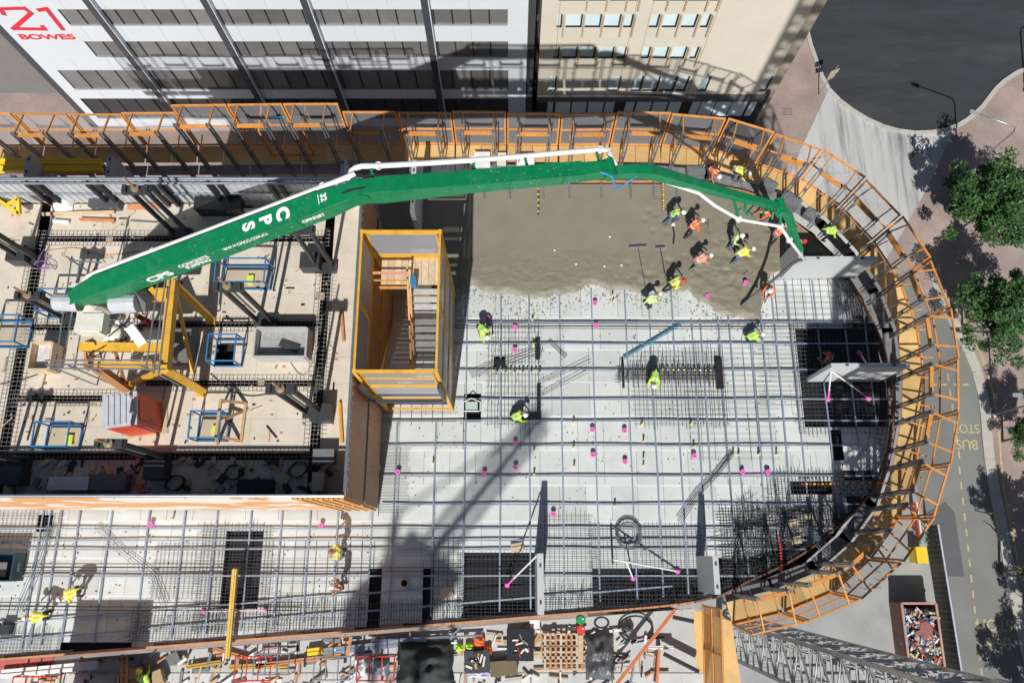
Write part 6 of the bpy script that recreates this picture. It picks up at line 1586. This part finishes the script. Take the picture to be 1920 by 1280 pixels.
    labs = ['skin', 'vest', 'trouser', 'boot', 'sleeve', 'sleeve2']; vlab = []
    for v in body.vertices:
        best = None
        for a, c, ra, rc, lab in segs:
            d = c - a; L2 = d.dot(d); tt = max(0, min(1, (v.co - a).dot(d) / L2)) if L2 else 0; D = (v.co - a - d * tt).length - (ra + (rc - ra) * tt)
            if best is None or D < best[0]: best = (D, lab)
        vlab.append(best[1])
    for k in range(4): body.materials.append(None)
    mi = {'skin': 0, 'vest': 1, 'trouser': 2, 'boot': 3, 'sleeve': 1, 'sleeve2': 1}; vest = MB(); vmap = {}
    nrm = [v.normal.copy() for v in body.vertices]
    for p in body.polygons:
        ls = [vlab[i] for i in p.vertices]; lab = max(set(ls), key=ls.count); p.material_index = mi[lab]; p.use_smooth = True
        if lab in ('vest',):
            f = []
            for i in p.vertices:
                if i not in vmap: vmap[i] = len(vest.v); vest.v.append(tuple(body.vertices[i].co + nrm[i] * .014))
                f.append(vmap[i])
            c = p.center - pel; al = c.dot(ax); st = (.13 < al < .18) or (.3 < al and .06 < abs(p.center.x) < .1)
            vest.f.append(tuple(f)); vest.m.append(1 if st else 0)
    HM = Matrix.Translation(hc + hx * .025) @ frame((0, 0, 0), (1, 0, 0), hf)
    return body, vest, HM
hat = MB().lathe((0, 0, 0), [(.118, 0), (.122, .03), (.112, .075), (.085, .115), (.045, .135), (.012, .14)], 16)
hat.beam((0, -.1, .11), (0, .1, .11), .03, .04); 
br = MB(); n_ = 16
hat.prism([(.135 * math.cos(k * .3927), .135 * math.sin(k * .3927) + (.035 if math.sin(k * .3927) > .3 else 0)) for k in range(16)], -.008, .004)
POSES = {
    'stand': dict(pz=.93, lean=6, feet=((-.13, .05), (.13, -.05)), hands=((-.22, .3, .98), (.2, .32, 1.0)), head=30),
    'rake': dict(pz=.9, lean=32, feet=((-.16, .2), (.16, -.2)), hands=((-.12, .62, .8), (.14, .42, .95)), head=15),
    'bend': dict(pz=.88, lean=72, feet=((-.15, .1), (.15, .0)), hands=((-.2, .65, .3), (.2, .7, .35)), head=5, py=-.2),
    'crouch': dict(pz=.42, lean=42, feet=((-.16, .12), (.16, .02)), hands=((-.15, .62, .2), (.18, .6, .25)), head=10, py=-.12),
    'walk': dict(pz=.9, lean=10, feet=((-.1, .34), (.1, -.3, .14)), hands=((-.26, -.12, .85), (.26, .3, .95)), head=10),
    'hose': dict(pz=.9, lean=22, feet=((-.18, .2), (.18, -.22)), hands=((-.1, .5, .95), (.12, .6, 1.05)), head=25),
    'push': dict(pz=.86, lean=52, feet=((-.14, .25), (.14, -.25)), hands=((-.16, .75, .55), (.16, .72, .6)), head=8, py=-.1),
}
FIG = {k: figure(**v) for k, v in POSES.items()}
STRIPE = mat('reflective_tape', (.7, .72, .72), .35)
CLOTH = {'lime': LIME, 'yellow': YELCL, 'orange': ORCL, 'pink': mat('salmon_cloth', (.85, .3, .2), .85), 'pale': mat('pale_lime_cloth', (.6, .78, .25), .85), 'brown': mat('brown_cloth', (.33, .14, .06), .85), 'navy': mat('navy_cloth', (.05, .08, .18), .85), 'white': WHITEP, 'red': REDP, 'denim': mat('denim', (.12, .17, .28), .9), 'dark': mat('dark_cloth', (.03, .035, .045), .9), 'grey': mat('grey_cloth', (.2, .2, .21), .9)}
BOOT = mat('boot_leather', (.12, .07, .04), .8)
VM = {}; HATM = {}
def person(u, v, z, pose, yaw, vest, hatc, trou, lab, sleeve=None):
    """(u, v): where the feet stand"""
    body, vb, HM = FIG[pose]; p = at(u, v, z); t = thing('person', lab, 'person', p, RAD(yaw))
    o = bpy.data.objects.new('body', body); put(o, t, True)
    for i, m in enumerate((SKIN, CLOTH[sleeve or vest], CLOTH[trou], BOOT)): o.material_slots[i].link = 'OBJECT'; o.material_slots[i].material = m
    if (pose, vest) not in VM: VM[pose, vest] = vb.mesh('vest', [CLOTH[vest], STRIPE], True)
    put(bpy.data.objects.new('vest', VM[pose, vest]), t, True)
    if hatc:
        if hatc not in HATM: HATM[hatc] = hat.mesh('hard_hat', CLOTH[hatc], True)
        h = bpy.data.objects.new('hard_hat', HATM[hatc]); h.matrix_local = HM; put(h, t, True)
    return t
CZ = .17
person(1253, 416, CZ, 'rake', -110, 'lime', 'white', 'denim', 'worker in lime vest and white helmet beside the orange capped bars', 'navy')
person(1288, 440, CZ, 'rake', -75, 'orange', 'white', 'dark', 'worker in orange vest with silver cross straps holding a screed')
person(1367, 462, CZ, 'stand', -120, 'pale', 'white', 'denim', 'worker in pale lime vest standing behind a bending yellow vest', 'pale')
person(1378, 488, CZ, 'push', -80, 'yellow', 'white', 'denim', 'worker in yellow vest bending in the middle of the pour')
person(1301, 500, CZ, 'push', -80, 'pink', 'white', 'grey', 'worker in faded salmon vest leaning over the wet concrete')
person(1212, 574, .02, 'bend', -60, 'pale', 'white', 'dark', 'worker in pale lime shirt kneeling at the pour front with a pole')
person(1252, 542, CZ, 'rake', -100, 'yellow', 'red', 'dark', 'worker in yellow vest and red helmet at the pour front')
person(905, 626, .02, 'bend', -150, 'lime', 'white', 'dark', 'worker in lime vest bending alone beside the stair tower')
person(1402, 636, .02, 'crouch', -90, 'lime', 'white', 'dark', 'worker in lime vest crouching in front of the pour')
person(1222, 712, .02, 'bend', 170, 'lime', 'white', 'dark', 'worker in lime vest stooping at the end of the narrow cage')
person(1444, 452, CZ, 'hose', -60, 'orange', 'white', 'grey', 'worker in orange vest and white helmet under the boom tip')
person(1541, 446, .02, 'bend', -100, 'lime', 'white', 'dark', 'worker in bright lime vest bending at the shaded corner by the panel')
person(1432, 552, CZ, 'hose', 150, 'orange', 'white', 'dark', 'worker in orange vest guiding the end hose')
person(1478, 476, .02, 'stand', -90, 'orange', 'red', 'dark', 'worker in red orange vest in the shade behind the white panel')
person(1536, 686, -.45, 'stand', 40, 'brown', 'red', 'dark', 'worker in dark clothes in the black opening behind the panel')
person(967, 784, .02, 'crouch', -90, 'lime', 'white', 'dark', 'worker in lime vest crouching in the spacer cage')
person(646, 1034, .02, 'stand', 90, 'yellow', 'brown', 'dark', 'worker in yellow vest and wide brown hat on the lower floor')
person(646, 1098, .02, 'stand', 80, 'brown', 'white', 'brown', 'worker in brown clothes and white helmet on the lower floor')
person(158, 1108, .02, 'bend', 120, 'yellow', 'white', 'dark', 'worker in yellow vest bending over the strands')
person(98, 1152, .02, 'bend', 95, 'yellow', 'white', 'dark', 'worker in yellow vest stooping near the floor corner', 'yellow')
person(283, 1272, LZ, 'crouch', 20, 'lime', 'yellow', 'dark', 'worker in lime vest kneeling among cartons')
person(1328, 334, -.04, 'bend', -150, 'orange', 'white', 'dark', 'worker in orange vest bending on the walkway behind the boom')
person(1376, 334, -.04, 'bend', -120, 'yellow', 'white', 'denim', 'worker in yellow vest bending on the walkway behind the boom')
person(1432, 414, CZ, 'push', 100, 'orange', None, 'navy', 'worker in orange vest and navy trousers half hidden by the boom end')
person(1713, 288, GZ + .02, 'walk', -60, 'navy', None, 'dark', 'pedestrian in dark clothes walking on the concrete apron', 'white')
def tool(u0, v0, z0, u1, v1, z1, lab, head=.5, m=None):
    p, q = at(u0, v0, z0), at(u1, v1, z1); t = thing('long_rake', lab, 'rake', q)
    MB().tube([p, q], .018, 6).build('handle', m or STEEL, t); d = (q - p).normalized().cross(Vector((0, 0, 1))); MB().beam(q - d * head / 2, q + d * head / 2, .06, .08).build('blade', GALV, t)
tool(1248, 404, 1.0, 1328, 421, .25, 'long rake held between the lime and orange vested workers')
tool(1214, 560, 1.0, 1196, 462, .3, 'long bull float pole reaching into the pour from the pale lime worker', .9, DSTEEL)
tool(1250, 528, 1.0, 1238, 464, .3, 'long pole held by the red helmeted worker', .5, DSTEEL)
tool(1386, 486, .8, 1398, 512, .22, 'short rake in the hands of the bending yellow worker', .4)
tool(642, 1024, 1.0, 648, 1004, .1, 'short hooked tool of the brown hatted worker', .2)
p = at(1262, 452, CZ); t = thing('concrete_vibrator', 'thin dark concrete vibrator lying in the pour', 'vibrator', p)
MB().tube(spline([p + Vector((0, .8, .1)), p + Vector((.05, .3, .15)), p + Vector((-.02, -.2, .1))], .1), .035, 6).build('hose', RUBBER, t); MB().lathe(p + Vector((.03, .85, .02)), [(.09, 0), (.11, .1), (.06, .22)], 10).build('motor', CREAM, t)
for (u, v) in ((1067, 352), (1127, 352), (1182, 352), (1225, 352), (1268, 352), (1310, 354), (955, 352), (1018, 352), (907, 352)):
    p, q = at(u, v - 8, .26), at(u + 1, v + 22, .24); b = MB(); b.beam(p, q, .1, .05); b.beam(p + Vector((0, 0, .04)), q + Vector((0, 0, .04)), .04, .04)
    tag(b.build('edge_tie', GALV), 'short grey steel tie bar laid over the north edge of the pour', 'tie bar', 'tie bars along the north pour edge')
